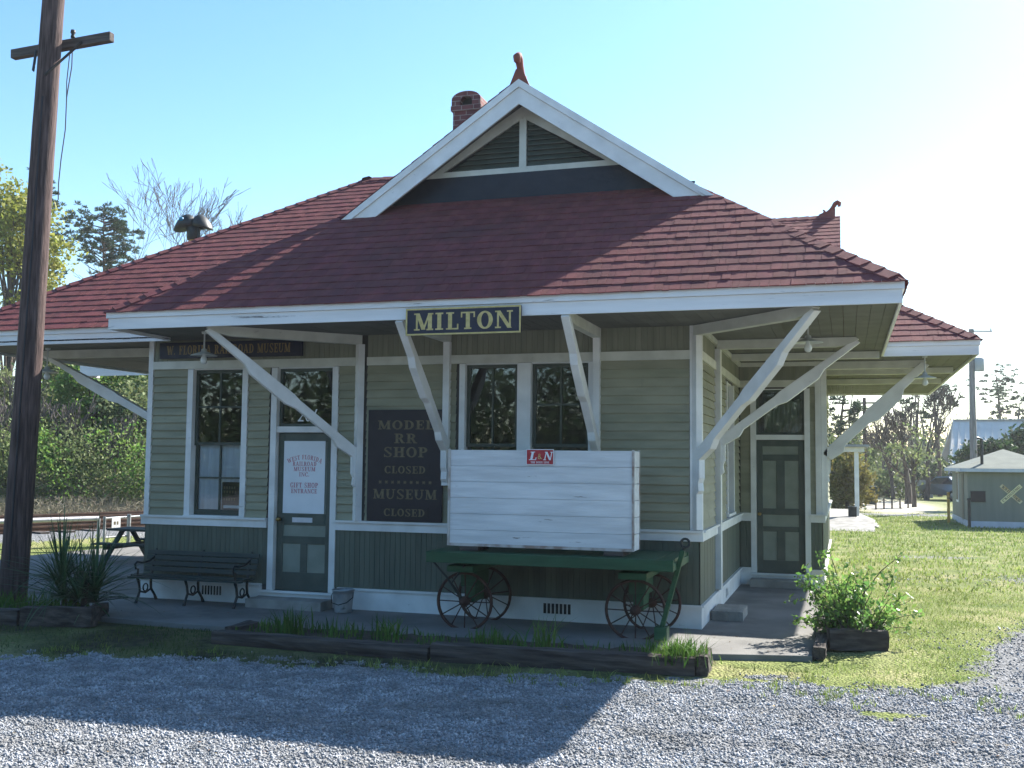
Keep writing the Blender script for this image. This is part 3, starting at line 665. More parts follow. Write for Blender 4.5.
# ---- eaves: soffit boards and fascia
EX0, EX1, EY = -8.85, .57, 11.0
LEX, LEY, LEB = -12.85, 12.25, 21.65
REX, REY, REB = 1.88, 16.45, 25.75; RS = .64
sof = MB()
def soff(x0, x1, y0, y1, w=.14):
    n = max(1, round((x1 - x0) / w)); w = (x1 - x0) / n
    for i in range(n):
        zz = Z_SOF + rr.uniform(0, .003)
        sof.box(x0 + i * w, x0 + (i + 1) * w - .004, y0, y1, zz, zz + .02)
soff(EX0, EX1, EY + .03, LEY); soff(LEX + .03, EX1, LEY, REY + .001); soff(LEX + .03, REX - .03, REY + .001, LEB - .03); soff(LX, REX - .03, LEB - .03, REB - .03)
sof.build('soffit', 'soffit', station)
fas = MB()
def fascia(p, q, out):
    """two stepped boards from p to q (xy), out = outward unit"""
    px, py = p; qx, qy = q; ox, oy = out
    dx_, dy_ = (qx - px), (qy - py); l_ = math.hypot(dx_, dy_); dx_ /= l_; dy_ /= l_
    for z0, z1, t in ((Z_E0, Z_E1 - .105, .0), (Z_E1 - .103, Z_E1 - .012, .022)):
        a = [(px, py, z0), (qx, qy, z0), (qx - ox * .03, qy - oy * .03, z0), (px - ox * .03, py - oy * .03, z0)]
        e = t * .95
        a = [(x + ox * t + dx_ * e * k, y + oy * t + dy_ * e * k, z) for (x, y, z), k in zip(a, (-1, 1, 1, -1))]
        if ox and abs(py - EY) + abs(py - LEY) * (px == LEX) + abs(py - REY) * (px == REX) >= 0:
            a[0] = (a[0][0], py + .0305 * (1 if qy > py else -1), z0); a[3] = (a[3][0], a[0][1], z0)
        fas.hexa(a, [(x, y, z1) for x, y, z in a])
fascia((EX0, EY), (EX1, EY), (0, -1)); fascia((EX1, EY), (EX1, REY), (1, 0)); fascia((EX0, EY), (EX0, LEY), (-1, 0))
fascia((LEX, LEY), (EX0 + .0, LEY), (0, -1)); fascia((LEX, LEY), (LEX, LEB), (-1, 0)); fascia((EX1, REY), (REX, REY), (0, -1)); fascia((REX, REY), (REX, REB), (1, 0))
fascia((LX, REB), (REX, REB), (0, 1)); fascia((LEX, LEB), (LX, LEB), (0, 1)); fascia((LX, LEB), (LX, REB), (-1, 0))
fas.build('fascia', 'fascia', station)

# ---- shingled slopes
roof = MB()
def slope(org, u, inn, lo, hi, tmax, s=SL, exp=.19):
    """org: eave point; u: unit along eave; inn: horizontal inward unit; lo/hi: functions of inward distance t giving range along u"""
    org = Vector(org); u = Vector(u); inn = Vector(inn)
    w = (inn + Vector((0, 0, s))).normalized(); n = u.cross(w).normalized()
    if n.z < 0: n = -n
    k = math.sqrt(1 + s * s)
    T = [tmax * i / 12 for i in range(13)]
    for i in range(12):
        t0, t1 = T[i], T[i + 1]
        if hi(t0) <= lo(t0) and hi(t1) <= lo(t1): continue
        P = lambda t, a: org + u * a + (inn + Vector((0, 0, s))) * t - n * .004
        roof.poly([P(t0, lo(t0)), P(t0, max(lo(t0), hi(t0))), P(t1, max(lo(t1), hi(t1))), P(t1, lo(t1))], 0)
    v = -.03; vmax = tmax * k; row = 0
    while v < vmax - .03:
        t = max(0, (v + exp * .5) / k)
        a, b = min(lo(t), lo(max(0, v / k))), max(hi(t), hi(max(0, v / k)))
        x = a - rr.uniform(0, .2)
        sag = rr.uniform(-.004, .004)
        while x < b:
            wd = rr.choice((.07, .09, .11, .13, .16)) * rr.uniform(.9, 1.1)
            x0, x1 = max(x, a), min(x + wd, b); x += wd
            if x1 - x0 < .015: continue
            th = rr.choice((.010, .011, .012, .013, .014)) + rr.uniform(-.001, .002)
            v0 = v + rr.uniform(-.006, .006) + sag; v1 = min(v + exp + .05, vmax)
            tA, tD = max(0, v0 / k), v1 / k
            cl = lambda q, tt: max(lo(tt), min(hi(tt), q))
            A = org + u * cl(x0, tA) + w * v0; B = org + u * cl(x1 - .003, tA) + w * v0; Cc = org + u * cl(x1 - .003, tD) + w * v1; D = org + u * cl(x0, tD) + w * v1
            roof.add([A + n * th, B + n * th, Cc + n * .002, D + n * .002, A, B], [[0, 1, 2, 3], [4, 5, 1, 0], [4, 0, 3], [5, 2, 1]], 0)
        v += exp; row += 1
def hipcap(p, q, step=.21, hw=.13, drop=.46):
    p = Vector(p); q = Vector(q); d = (q - p); L = d.length; d.normalize()
    side = d.cross(Vector((0, 0, 1))).normalized(); up = side.cross(d).normalized()
    n = int((L - .06) / step)
    caps = MB()
    for i in range(n):
        a = p + d * (i * step + .10); b = a + d * (step + .05)
        la = .034 + rr.uniform(-.0015, .0015); lb = .018
        A = [a + up * la, a + side * hw + up * (la - hw * drop), a - side * hw + up * (la - hw * drop)]
        B = [b + up * lb, b + side * hw + up * (lb - hw * drop), b - side * hw + up * (lb - hw * drop)]
        C_ = [x - up * .03 for x in A]
        caps.add(A + B + C_, [[0, 1, 4, 3], [2, 0, 3, 5], [0, 6, 7, 1], [0, 2, 8, 6], [2, 5, 8], [1, 7, 4]])
    caps.build('hip_cap', 'shingle', roof_o)
MX = (EX0 + EX1) / 2 + .06; HW = (EX1 - EX0) / 2; RZ = Z_E1 + HW * SL
GT = 2.08; GY = EY + GT                 # gablet rake plane
GW = 2.40                               # gablet wall set-back (t value)
EV = .03                                # drip overhang of the shingles beyond the fascia
E = Z_E1 - EV * SL
# front hip: up to the gablet wall
slope((EX0 - EV, EY - EV, E), (1, 0, 0), (0, 1, 0), lambda t: t, lambda t: 2 * (HW + EV) - t, GW + .04, s=.73)
# main sides
Y1 = 23.0
slope((EX1 + EV, EY - EV, E), (0, 1, 0), (-1, 0, 0), lambda t: t if t < GT + EV else GT + EV - .06, lambda t: Y1 - EY, HW + EV)
slope((EX0 - EV, EY - EV, E), (0, 1, 0), (1, 0, 0), lambda t: t if t < GT + EV else GT + EV - .06, lambda t: Y1 - EY, HW + EV)
# left wing (full hip)
LH = (LEB - LEY) / 2; LRY = (LEB + LEY) / 2
slope((LEX - EV, LEY - EV, E), (1, 0, 0), (0, 1, 0), lambda t: t, lambda t: min(8.5, EX0 - LEX + t + .5), LH + EV)
slope((LEX - EV, LEB + EV, E), (1, 0, 0), (0, -1, 0), lambda t: t, lambda t: 8.5, LH + EV)
slope((LEX - EV, LEY - EV, E), (0, 1, 0), (1, 0, 0), lambda t: t, lambda t: LEB - LEY + 2 * EV - t, LH + EV)
# right wing with gablet
RH = (REB - REY) / 2; RRY = (REB + REY) / 2; RG = 1.99
slope((REX + EV, REY - EV, E), (-1, 0, 0), (0, 1, 0), lambda t: t if t < RG else RG - .06, lambda t: min(6, REX - EX1 + t + .5), RH + EV, s=RS)
slope((REX + EV, REB + EV, E), (-1, 0, 0), (0, -1, 0), lambda t: t if t < RG else RG - .06, lambda t: 6, RH + EV, s=RS)
slope((REX + EV, REY - EV, E), (0, 1, 0), (-1, 0, 0), lambda t: t, lambda t: REB - REY + 2 * EV - t, RG + .45, s=RS)
# back of the main roof
slope((LX, REB + EV, E), (1, 0, 0), (0, -1, 0), lambda t: 0, lambda t: RX - LX, 3.4)
roof_o = roof.build('roof', 'shingle', station)
for p, q in (((EX1 + EV, EY - EV, E), (EX1 - GT, GY, Z_E1 + GT * .71)), ((EX0 - EV, EY - EV, E), (EX0 + GT, GY, Z_E1 + GT * .71)),
             ((LEX - EV, LEY - EV, E), (LEX + LH, LRY, Z_E1 + LH * SL)), ((LEX - EV, LEB + EV, E), (LEX + LH, LRY, Z_E1 + LH * SL)),
             ((LEX + LH, LRY, Z_E1 + LH * SL), (-5.2, LRY, Z_E1 + LH * SL)),
             ((REX + EV, REY - EV, E), (REX - RG, REY + RG, Z_E1 + RG * RS)), ((REX + EV, REB + EV, E), (REX - RG, REB - RG, Z_E1 + RG * RS)),
             ((MX, GY - .02, RZ), (MX, 22.5, RZ)), ((REX - RG + .02, RRY, Z_E1 + RH * RS), (-4, RRY, Z_E1 + RH * RS))):
    hipcap(p, q, drop=.46 if abs(p[2] - q[2]) > .1 else .66)

# ---- gablet on the front: rake boards, soffit, louvred triangle, flashing
def rake(name, half, apex, u, outv, zb, s=SL, depth=.6):
    """apex point; u: unit along gable; outv: outward; half: half width at foot"""
    apex = Vector(apex); u = Vector(u); outv = Vector(outv)
    g = MB()
    for sg in (-1, 1):
        for (h0, h1, t0, t1, cut) in ((-.30, -.075, -.03, .0, .0), (-.073, .03, -.03, .025, .10)):
            # board follows the slope; foot cut level
            pts = []
            f = half + cut * .3
            foot = apex.z - f * s
            pts = [(0, h0), (0, h1), (f, h1 - f * s)]
            xl = f + (h0 - h1) / s * 0 - (h1 - h0) / s
            pts.append((max(xl, .1), h1 - f * s))
            poly = [apex + u * (sg * x) + Vector((0, 0, z)) + outv * t1 for x, z in pts]
            g.prism(poly, outv * (t0 - t1))
    o = g.build(name, 'white', station)
    return o
apex = Vector((MX, GY - .04, RZ))
rk = rake('rake_board', HW - GT - .06, apex, (1, 0, 0), (0, -1, 0), 0)
gs = MB()                                            # boarded underside of the gablet overhang
for sg in (-1, 1):
    f = HW - GT - .05
    a = [apex + Vector((sg * .0, .04, -.16)), apex + Vector((sg * f, .04, -.16 - f * SL)), apex + Vector((sg * f, GW - GT + .1, -.16 - f * SL)), apex + Vector((0, GW - GT + .1, -.16))]
    gs.prism(a, (0, 0, .03))
gs.build('gable_soffit', 'soffit', station)
gy = EY + GW; gz0 = Z_E1 + GW * SL
gv = MB(); gc = MX - .04; zt0, zt1, hb = 5.85, 6.75, 1.38; gs_ = (zt1 - zt0) / hb
gv.poly([(gc - hb - .25, gy + .03, gz0 - .05), (gc + hb + .25, gy + .03, gz0 - .05), (gc + hb, gy + .03, zt0 + .05), (gc, gy + .03, zt1), (gc - hb, gy + .03, zt0 + .05)], 1)  # black sheet standing in for the dark space behind the louvres
for sg in (-1, 1):
    gv.prism([(gc + sg * hb, gy - .03, zt0 + .09), (gc + sg * (hb - .22), gy - .03, zt0 + .09), (gc, gy - .03, zt1 - .13), (gc, gy - .03, zt1 + .04)], (0, .035, 0), 0)
gv.box(gc - hb - .03, gc + hb + .03, gy - .045, gy - .0, zt0, zt0 + .088, 0)
gv.box(gc - .05, gc + .05, gy - .036, gy, zt0 + .09, zt1 - .14, 0)
gvo = gv.build('gable_vent', ['trim', 'black'], station)
lv = MB(); z = zt0 + .1
while z < zt1 - .2:
    h = (zt1 - .13 - z) / gs_ - .0
    if h > .1:
        for sg in (-1, 1):
            h2 = max(.08, h - .075 / gs_)
            lv.add([(gc + sg * .052, gy - .022, z), (gc + sg * h, gy - .022, z), (gc + sg * h2, gy + .012, z + .07), (gc + sg * .052, gy + .012, z + .07), (gc + sg * .052, gy - .022, z + .012), (gc + sg * h, gy - .022, z + .012)], [[0, 1, 2, 3], [0, 1, 5, 4], [4, 5, 2, 3]])
    z += .07
lv.build('louvre', 'sash', gvo)
fl = MB(); fw = HW - GT - .36
fl.prism([(MX - fw - .02, gy - .05, gz0 + .14), (MX + fw + .02, gy - .05, gz0 + .14), (MX + fw - .14, gy - .07, gz0 + .03), (MX + fw - .52, gy - .05, zt0 + .01), (MX - fw + .32, gy - .05, zt0 + .01), (MX - fw + .1, gy - .07, gz0 + .03)], (0, .004, -.025))
fl.build('flashing', 'flash', station)
# right-hand gablet (seen edge on)
ap2 = Vector((REX - RG - .02, RRY, Z_E1 + RH * RS - .03))
g2 = MB(); f = RH - RG
g2.prism([ap2 + Vector((-.5, -f, -f * RS - .05)), ap2 + Vector((-.5, f, -f * RS - .05)), ap2 + Vector((-.5, 0, -.05))], (.04, 0, 0)); g2.build('gable_wall', 'sage', station)
rake('rake_board', f, ap2 + Vector((.01, 0, -.02)), (0, 1, 0), (1, 0, 0), 0, s=RS)

# ---- finials
def finial(p, d, k=1.0):
    p = Vector(p); d = Vector(d); up = Vector((0, 0, 1)); side = d.cross(up)
    g = MB()
    path = [(-.42, .02, .06), (-.30, .07, .06), (-.20, .10, .06), (-.10, .17, .065), (-.03, .27, .062), (.03, .37, .07), (.10, .41, .072), (.15, .38, .068), (.14, .32, .06), (.10, .32, .05)]
    g.tube([p + d * (a * k) + up * (b * k) for a, b, r in path], [r * k for a, b, r in path], 10)
    g.tube([p + d * (-.30 * k) + up * (.08 * k), p + d * (-.27 * k) + up * (.17 * k), p + d * (-.32 * k) + up * (.20 * k)], [.04 * k, .035 * k, .03 * k], 8)
    w = .21 * k
    g.hexa([p + d * -.42 * k - side * .1 - up * .06, p + d * .02 * k - side * w - up * w * .7, p + d * .02 * k + side * w - up * w * .7, p + d * -.42 * k + side * .1 - up * .06],
           [p + d * -.40 * k - side * .03 + up * .05, p + d * .03 * k - side * .045 + up * .22 * k, p + d * .03 * k + side * .045 + up * .22 * k, p + d * -.40 * k + side * .03 + up * .05])
    return g.build('finial', 'terra', station)
finial((MX, GY - .02, RZ), (0, -1, 0), .80); finial((REX - RG - .02, RRY, Z_E1 + RH * RS), (1, 0, 0), .66)

# ---- chimney with arched hood
ch = MB(); cx, cy = -5.58, 15.3; cw = .22
ch.box(cx - cw, cx + cw, cy - cw, cy + cw, 5.5, 7.42, 0)
ch.box(cx - cw - .03, cx + cw + .03, cy - cw - .03, cy + cw + .03, 7.42, 7.50, 0)
arc_o = [(cx + .24 * math.cos(a), 7.5 + .10 + .13 * math.sin(a)) for a in [math.pi * i / 12 for i in range(13)]]
arc_i = [(cx + .10 * math.cos(a), 7.5 + .06 + .09 * math.sin(a)) for a in [math.pi * i / 12 for i in range(13)]]
pts = [(cx + .24, 7.501)] + arc_o + [(cx - .24, 7.501)]; ins = [(cx + .10, 7.501)] + arc_i + [(cx - .10, 7.501)]
for i in range(len(pts) - 1):
    q = [pts[i], pts[i + 1], ins[i + 1], ins[i]]
    ch.prism([(x, cy - .24, z) for x, z in q], (0, .48, 0), 0)
ch.box(cx - .115, cx + .115, cy - .12, cy + .1, 7.502, 7.655, 1)
ch.build('chimney', ['brick', 'black'], station)

# ---- trackside canopy beyond the left wing
cn = MB(); cn.box(-14.6, -12.9, 17.35, 17.39, 3.56, 3.80, 0); cn.box(-14.6, -14.56, 17.391, 17.9, 3.56, 3.8, 0)
cn.add([(-14.62, 17.33, 3.81), (-12.9, 17.33, 3.82), (-12.9, 17.92, 3.85), (-14.62, 17.92, 3.84)], [[0, 1, 2, 3]], 1)
cn.box(-14.55, -12.9, 17.4, 17.9, 3.66, 3.68, 2)
cn.build('side_canopy', ['fascia', 'shingle', 'soffit'], station)

# ================================================================== SIGNS
def sign_board(name, label, fr, a0, a1, z0, z1, b0, b1, board, border=None, bw=.018, cat='sign'):
    root = thing(name, label, cat, fr((a0 + a1) / 2, b0, z0))
    m = MB(); m.fbox(fr, a0, a1, b0, b1, z0, z1); m.build('board', board, root, bevel=.004)
    if border:
        m = MB(); e = b1 + .003
        m.fbox(fr, a0, a1, b1 - .002, e, z0 - .001, z0 + bw); m.fbox(fr, a0, a1, b1 - .002, e, z1 - bw, z1 + .001)
        m.fbox(fr, a0 - .001, a0 + bw, b1 - .002, e, z0 + bw, z1 - bw); m.fbox(fr, a1 - bw, a1 + .001, b1 - .002, e, z0 + bw, z1 - bw)
        m.build('border', border, root)
    return root
FE = frame_front(EY)
r = sign_board('place_sign', 'navy board reading MILTON in gold letters, hung on the front eave', FE, -4.745, -3.375, 3.36, 3.665, .025, .065, 'navy', 'gold')
m = MB(); text(m, 'MILTON', FE, -4.055, 3.415, .195, .0655, 0, width=1.19); m.build('lettering', 'gold', r)
r = sign_board('museum_sign', 'long dark board reading W. FLORIDA RAILROAD MUSEUM above the left window', F0, -9.2, -6.94, 3.335, 3.56, .04, .07, 'navy')
m = MB(); text(m, 'W. FLORIDA RAILROAD MUSEUM', F0, -8.10, 3.39, .125, .0705, 0, width=1.96); m.build('lettering', 'fadegold', r)
r = sign_board('shop_sign', 'tall dark board reading MODEL RR SHOP and MUSEUM, leaning behind the bracket', F0, -5.95, -4.90, 1.155, 2.60, .03, .06, 'maroon')
m = MB()
for s, z, h, w in (('MODEL', 2.345, .115, .80), ('RR', 2.165, .125, .33), ('SHOP', 1.985, .13, .63), ('CLOSED', 1.775, .095, .58), ('MUSEUM', 1.445, .125, .90), ('CLOSED', 1.225, .095, .58)):
    text(m, s, F0, -5.415, z, h, .0685 if s == 'CLOSED' else .0605, 0, width=w)
text(m, '*********', F0, -5.415, 1.615, .09, .0605, 0, width=.78)
m.build('lettering', 'tan', r)
for z in (1.745, 1.195):
    m = MB(); m.fbox(F0, -5.75, -5.08, .0602, .068, z, z + .15); m.build('plate', 'plate', r)

# ================================================================== BAGGAGE WAGON, CRATE
wg = thing('baggage_wagon', 'green baggage wagon with rusty spoked iron wheels under the white crate', 'wagon', (-3.15, 11.75, 0))
X0, X1, Y0, Y1w, ZD = -4.60, -1.77, 11.36, 12.46, .905
m = MB()
n = 12; w = (Y1w - Y0) / n
nn = 17; w = (X1 - X0) / nn
for i in range(nn):
    dz = rr.uniform(-.004, .004); m.box(X0 + i * w, X0 + (i + 1) * w - .006, Y0 + .01, Y1w - .01, ZD - .035 + dz, ZD + dz)
m.build('deck', 'waggreen', wg)
m = MB()
m.box(X0 - .01, X1 + .01, Y0 - .045, Y0 + .008, ZD - .125, ZD - .002); m.box(X0 - .01, X1 + .01, Y1w - .008, Y1w + .04, ZD - .125, ZD - .002)
m.box(X0 - .012, X0 + .04, Y0 + .012, Y1w - .012, ZD - .12, ZD - .037); m.box(X1 - .04, X1 + .012, Y0 + .012, Y1w - .012, ZD - .12, ZD - .037)
for y in (11.45, 12.1): m.box(X0 + .05, X1 - .05, y - .04, y + .04, ZD - .13, ZD - .038)
m.build('frame', 'waggreen', wg, bevel=.006)
for (ax, xo) in ((-4.26, 0), (-2.24, 1)):
    m = MB(); m.box(ax - .10, ax + .10, 11.80, 12.26, .46, .74); m.box(ax - .16, ax + .16, 11.5, 12.4, .66, .735); m.box(ax - .06, ax + .06, 11.86, 12.2, .28, .458)
    m.build('bolster', 'waggreen', wg, bevel=.01)
    m = MB(); m.tube([(ax, 11.6, .305), (ax, 12.46, .305)], .022, 10); m.build('axle', 'rust', wg)
    for k, y in enumerate((11.68, 12.40)):
        c = Vector((ax + (.06 if xo and k else 0), y, GZ + .345))
        W = MB(); R_ = .33
        W.ring(c, R_, .017, 'y', 40, 8, 0, flat=1.9); WO = W.build('wheel', 'rust', wg)
        h = MB(); h.lathe([(.0, -.085), (.028, -.085), (.034, -.05), (.055, -.045), (.058, .045), (.034, .05), (.028, .07), (0, .07)], c, 16, axis='y'); h.build('hub', 'rust', WO)
        sp = MB()
        for q in range(12):
            t = 2 * math.pi * (q + .3 * k) / 12; s_ = .022 if q % 2 else -.022
            sp.tube([c + Vector((.05 * math.cos(t), s_, .05 * math.sin(t))), c + Vector((R_ * math.cos(t), 0, R_ * math.sin(t)))], .0075, 6)
        sp.build('spokes', 'rust', WO)
m = MB(); m.tube([(-4.2, 11.5, .74), (-4.40, 11.6, .52), (-4.26, 11.66, .31)], .014, 6); m.tube([(-4.6, 11.5, .78), (-4.42, 11.5, .6), (-4.28, 11.66, .31)], .013, 6); m.build('brace_rod', 'iron', wg)
m = MB()
m.beam((-1.93, 11.60, .14), (-1.69, 11.55, 1.0), .05, .075, up=(0, 1, 0)); m.box(-2.0, -1.86, 11.5, 11.68, .02, .16)
T_ = m.build('tongue', 'waggreen', wg, bevel=.006)
m = MB(); m.ring((-1.665, 11.545, 1.075), .047, .014, 'y', 20, 8); m.tube([(-1.695, 11.55, .98), (-1.68, 11.547, 1.03)], .022, 8); m.build('grip_ring', 'iron', T_)

cr = thing('white_crate', 'big whitewashed plank crate standing on the green wagon', 'crate', (-3.27, 11.55, ZD + .01))
CX0, CX1, CY0, CY1, CZ0, CZ1 = -4.425, -2.22, 11.52, 11.85, .965, 2.085
m = MB(); nb = 6; h = (CZ1 - CZ0 - .01) / nb
for i in range(nb):
    d = rr.uniform(-.0015, .0015)
    m.box(CX0 + .012, CX1 - .012, CY0 + d, CY0 + .03, CZ0 + i * h + .001, CZ0 + (i + 1) * h - .002)
    m.box(CX0 + .012, CX1 - .012, CY1 - .03, CY1 + d, CZ0 + i * h + .004, CZ0 + (i + 1) * h - .003)
    m.box(CX1 - .03, CX1 - .003 + d, CY0 + .032, CY1 - .032, CZ0 + i * h + .004, CZ0 + (i + 1) * h - .003)
    m.box(CX0 + .003 + d, CX0 + .03, CY0 + .032, CY1 - .032, CZ0 + i * h + .004, CZ0 + (i + 1) * h - .003)
m.box(CX0 + .031, CX1 - .031, CY0 + .031, CY1 - .031, CZ0 + .01, CZ1 - .012)
m.build('planks', 'crate', cr, bevel=.0015)
m = MB()
for x in (CX0, CX1 - .028): m.box(x, x + .028, CY0 - .012, CY0 - .004, CZ0, CZ1); m.box(x, x + .028, CY1 + .004, CY1 + .012, CZ0, CZ1)
m.box(CX0 + .03, CX1 - .03, CY0 - .011, CY0 - .004, CZ0 - .002, CZ0 + .03)
m.build('edge_batten', 'cratetrim', cr)
for x in (-4.15, -2.45): m = MB(); m.box(x - .11, x + .11, CY0 - .03, CY1 + .03, ZD + .006, CZ0 - .004); m.build('runner', 'tie', cr)
FCR = frame_front(CY0)
r = sign_board('railway_sign', 'small red enamel sign reading L&N THE DIXIE LINE on top of the white crate', FCR, -3.47, -3.145, 1.91, 2.085, .005, .012, 'signred', 'paper', .006)
m = MB()
for s, a, w in (('L', -3.395, .095), ('N', -3.22, .105)): text(m, s, FCR, a, 1.963, .095, .0125, 0, width=w, slant=.22)
text(m, 'THE DIXIE LINE', FCR, -3.308, 1.926, .022, .0125, 0, width=.22); m.build('lettering', 'paper', r)
m = MB(); text(m, '&', FCR, -3.312, 1.975, .06, .0128, 0, width=.05); m.build('ampersand', 'gold', r)

# ================================================================== BENCH, CAN, STEPS
bn = thing('park_bench', 'dark green slatted bench with black cast iron legs below the left window', 'bench', (-8.3, 12.3, 0))
m = MB()
for y, z in ((12.03, .345), (12.10, .365), (12.17, .37), (12.24, .365), (12.31, .355)): m.box(-9.2, -7.46, y - .03, y + .03, z - .012, z + .012)
m.build('seat', 'benchgreen', bn, bevel=.004)
m = MB()
for i, z in enumerate((.43, .505, .58, .65)):
    y = 12.37 + i * .022; m.hexa([(-9.2, y - .012, z - .028), (-7.46, y - .012, z - .028), (-7.46, y + .012, z - .033), (-9.2, y + .012, z - .033)], [(-9.2, y, z + .03), (-7.46, y, z + .03), (-7.46, y + .022, z + .026), (-9.2, y + .022, z + .026)])
m.build('backrest', 'benchgreen', bn, bevel=.003)
for i, x in enumerate((-9.08, -8.33, -7.58)):
    m = MB()
    m.tube([(x, 12.04, .0), (x, 12.07, .06), (x, 12.12, .15), (x, 12.10, .25), (x, 12.06, .335)], [.024, .016, .018, .017, .02], 8)
    m.tube([(x, 12.48, .0), (x, 12.44, .07), (x, 12.36, .16), (x, 12.35, .26), (x, 12.36, .34), (x, 12.385, .45), (x, 12.46, .70)], [.024, .016, .018, .018, .018, .017, .016], 8)
    m.tube([(x, 12.06, .335), (x, 12.2, .345), (x, 12.36, .335)], .017, 8); m.tube([(x, 12.12, .15), (x, 12.24, .12), (x, 12.36, .16)], .013, 8)
    m.ring((x, 12.24, .19), .05, .010, 'x', 16, 6)
    m.build('leg', 'iron', bn)
    if i != 1:
        m = MB(); m.tube([(x, 12.44, .60), (x, 12.3, .535), (x, 12.15, .53), (x, 12.04, .55), (x, 12.0, .52), (x, 12.02, .46), (x, 12.07, .45), (x, 12.06, .35)], .014, 8); m.build('armrest', 'iron', bn)

tc = thing('trash_can', 'dented galvanised metal bucket standing on the pavement right of the notice door', 'bucket', (-6.13, 12.28, 0))
m = MB(); c = (-6.13, 12.28, 0)
m.lathe([(.0, .004), (.105, .004), (.108, .02), (.112, .06), (.121, .14), (.128, .22), (.136, .275), (.143, .28), (.143, .292), (.134, .294), (.125, .26), (.11, .04), (0, .035)], c, 26)
vv = []
for (x, y, z) in m.v:
    d = math.sin(7 * math.atan2(y - c[1], x - c[0])) * .005 + math.sin(z * 40) * .002; vv.append((x + d, y + d * .6, z))
m.v = vv
m.build('body', 'galv', tc)
m = MB(); m.tube([(c[0] - .14, c[1], .26), (c[0] - .15, c[1] - .04, .2), (c[0] - .11, c[1] - .10, .13), (c[0], c[1] - .135, .11), (c[0] + .10, c[1] - .1, .14), (c[0] + .15, c[1] - .03, .2), (c[0] + .14, c[1], .26)], .006, 6); m.build('handle', 'wire', tc)

def block(name, label, x0, x1, y0, y1, z1):
    m = MB(); nx, ny = 12, 6; V = []; 
    for j in range(ny + 1):
        for i in range(nx + 1):
            V.append((x0 + (x1 - x0) * i / nx + rr.uniform(-.004, .004), y0 + (y1 - y0) * j / ny + rr.uniform(-.004, .004), z1 + rr.uniform(-.004, .003) - (.008 if i in (0, nx) or j in (0, ny) else 0)))
    F = [[j * (nx + 1) + i, j * (nx + 1) + i + 1, (j + 1) * (nx + 1) + i + 1, (j + 1) * (nx + 1) + i] for j in range(ny) for i in range(nx)]
    rim = [i for i in range(nx + 1)] + [j * (nx + 1) + nx for j in range(1, ny + 1)] + [ny * (nx + 1) + i for i in range(nx - 1, -1, -1)] + [j * (nx + 1) for j in range(ny - 1, 0, -1)]
    o = len(V); V += [(V[k][0], V[k][1], .002) for k in rim]; n = len(rim)
    F += [[rim[k], rim[(k + 1) % n], o + (k + 1) % n, o + k] for k in range(n)]
    m.add(V, F); return tag(m.build(name, 'step'), label, 'step')
block('concrete_step', 'low wide concrete step below the door with the white notice', -7.52, -6.42, 12.22, 12.545, .125)
block('concrete_step', 'small concrete block step against the side of the station bay', -1.60, -1.22, 13.35, 14.05, .125)
block('concrete_step', 'concrete step below the panelled green door of the right wing', -1.45, -.53, 17.1, 17.44, .125)

# ================================================================== PENDANT LAMPS
def pendant(p, zt, label):
    x, y, z = p; t = thing('pendant_lamp', label, 'lamp', (x, y, z), 'lamps hanging under the eaves')
    m = MB(); m.tube([(x, y, zt), (x, y, z + .06)], .011, 8); m.lathe([(.0, zt), (.04, zt - .001), (.035, zt - .03), (0, zt - .035)], (x, y, 0), 12); m.build('stem', 'lampwhite', t)
    m = MB(); m.lathe([(.02, .07), (.035, .06), (.04, .03), (.09, .012), (.165, -.015), (.172, -.022), (.163, -.02), (.09, .004), (.03, .01), (.0, .01)], (x, y, z), 24); m.build('lamp_shade', 'lampwhite', t)
    m = MB(); m.lathe([(.018, .01), (.024, -.02), (.04, -.06), (.045, -.09), (.036, -.118), (.015, -.132), (0, -.135)], (x, y, z), 16); m.build('bulb', 'bulb', t)
def wp(px, py, Y):      # where a sight line meets the vertical plane at depth Y (used to place things at their real distance)
    d = CR * ((px - 512) / 1048) - CU * ((py - 384) / 1048) + CF
    k = Y / d.y; return Vector((0, 0, 1.95)) + d * k
yaw, pitch, roll = math.radians(17.6), math.radians(4.2), math.radians(-.57)
CF = Vector((-math.sin(yaw) * math.cos(pitch), math.cos(yaw) * math.cos(pitch), math.sin(pitch)))
r0 = Vector((math.cos(yaw), math.sin(yaw), 0)); u0 = r0.cross(CF)
CR = r0 * math.cos(roll) - u0 * math.sin(roll); CU = r0 * math.sin(roll) + u0 * math.cos(roll)
for (px, py, Y, lb) in ((808, 341, 12.6, 'pendant lamp with a clear bulb hanging behind the right front bracket'), (925, 377, 16.85, 'pendant lamp under the corner of the right wing eave'),
                        (204, 354, 11.75, 'pendant lamp hanging in front of the museum name board'), (47, 371, 13.0, 'pendant lamp under the left wing eave beside the utility pole')):
    q = wp(px, py, Y); pendant((q.x, q.y, q.z), Z_SOF, lb)

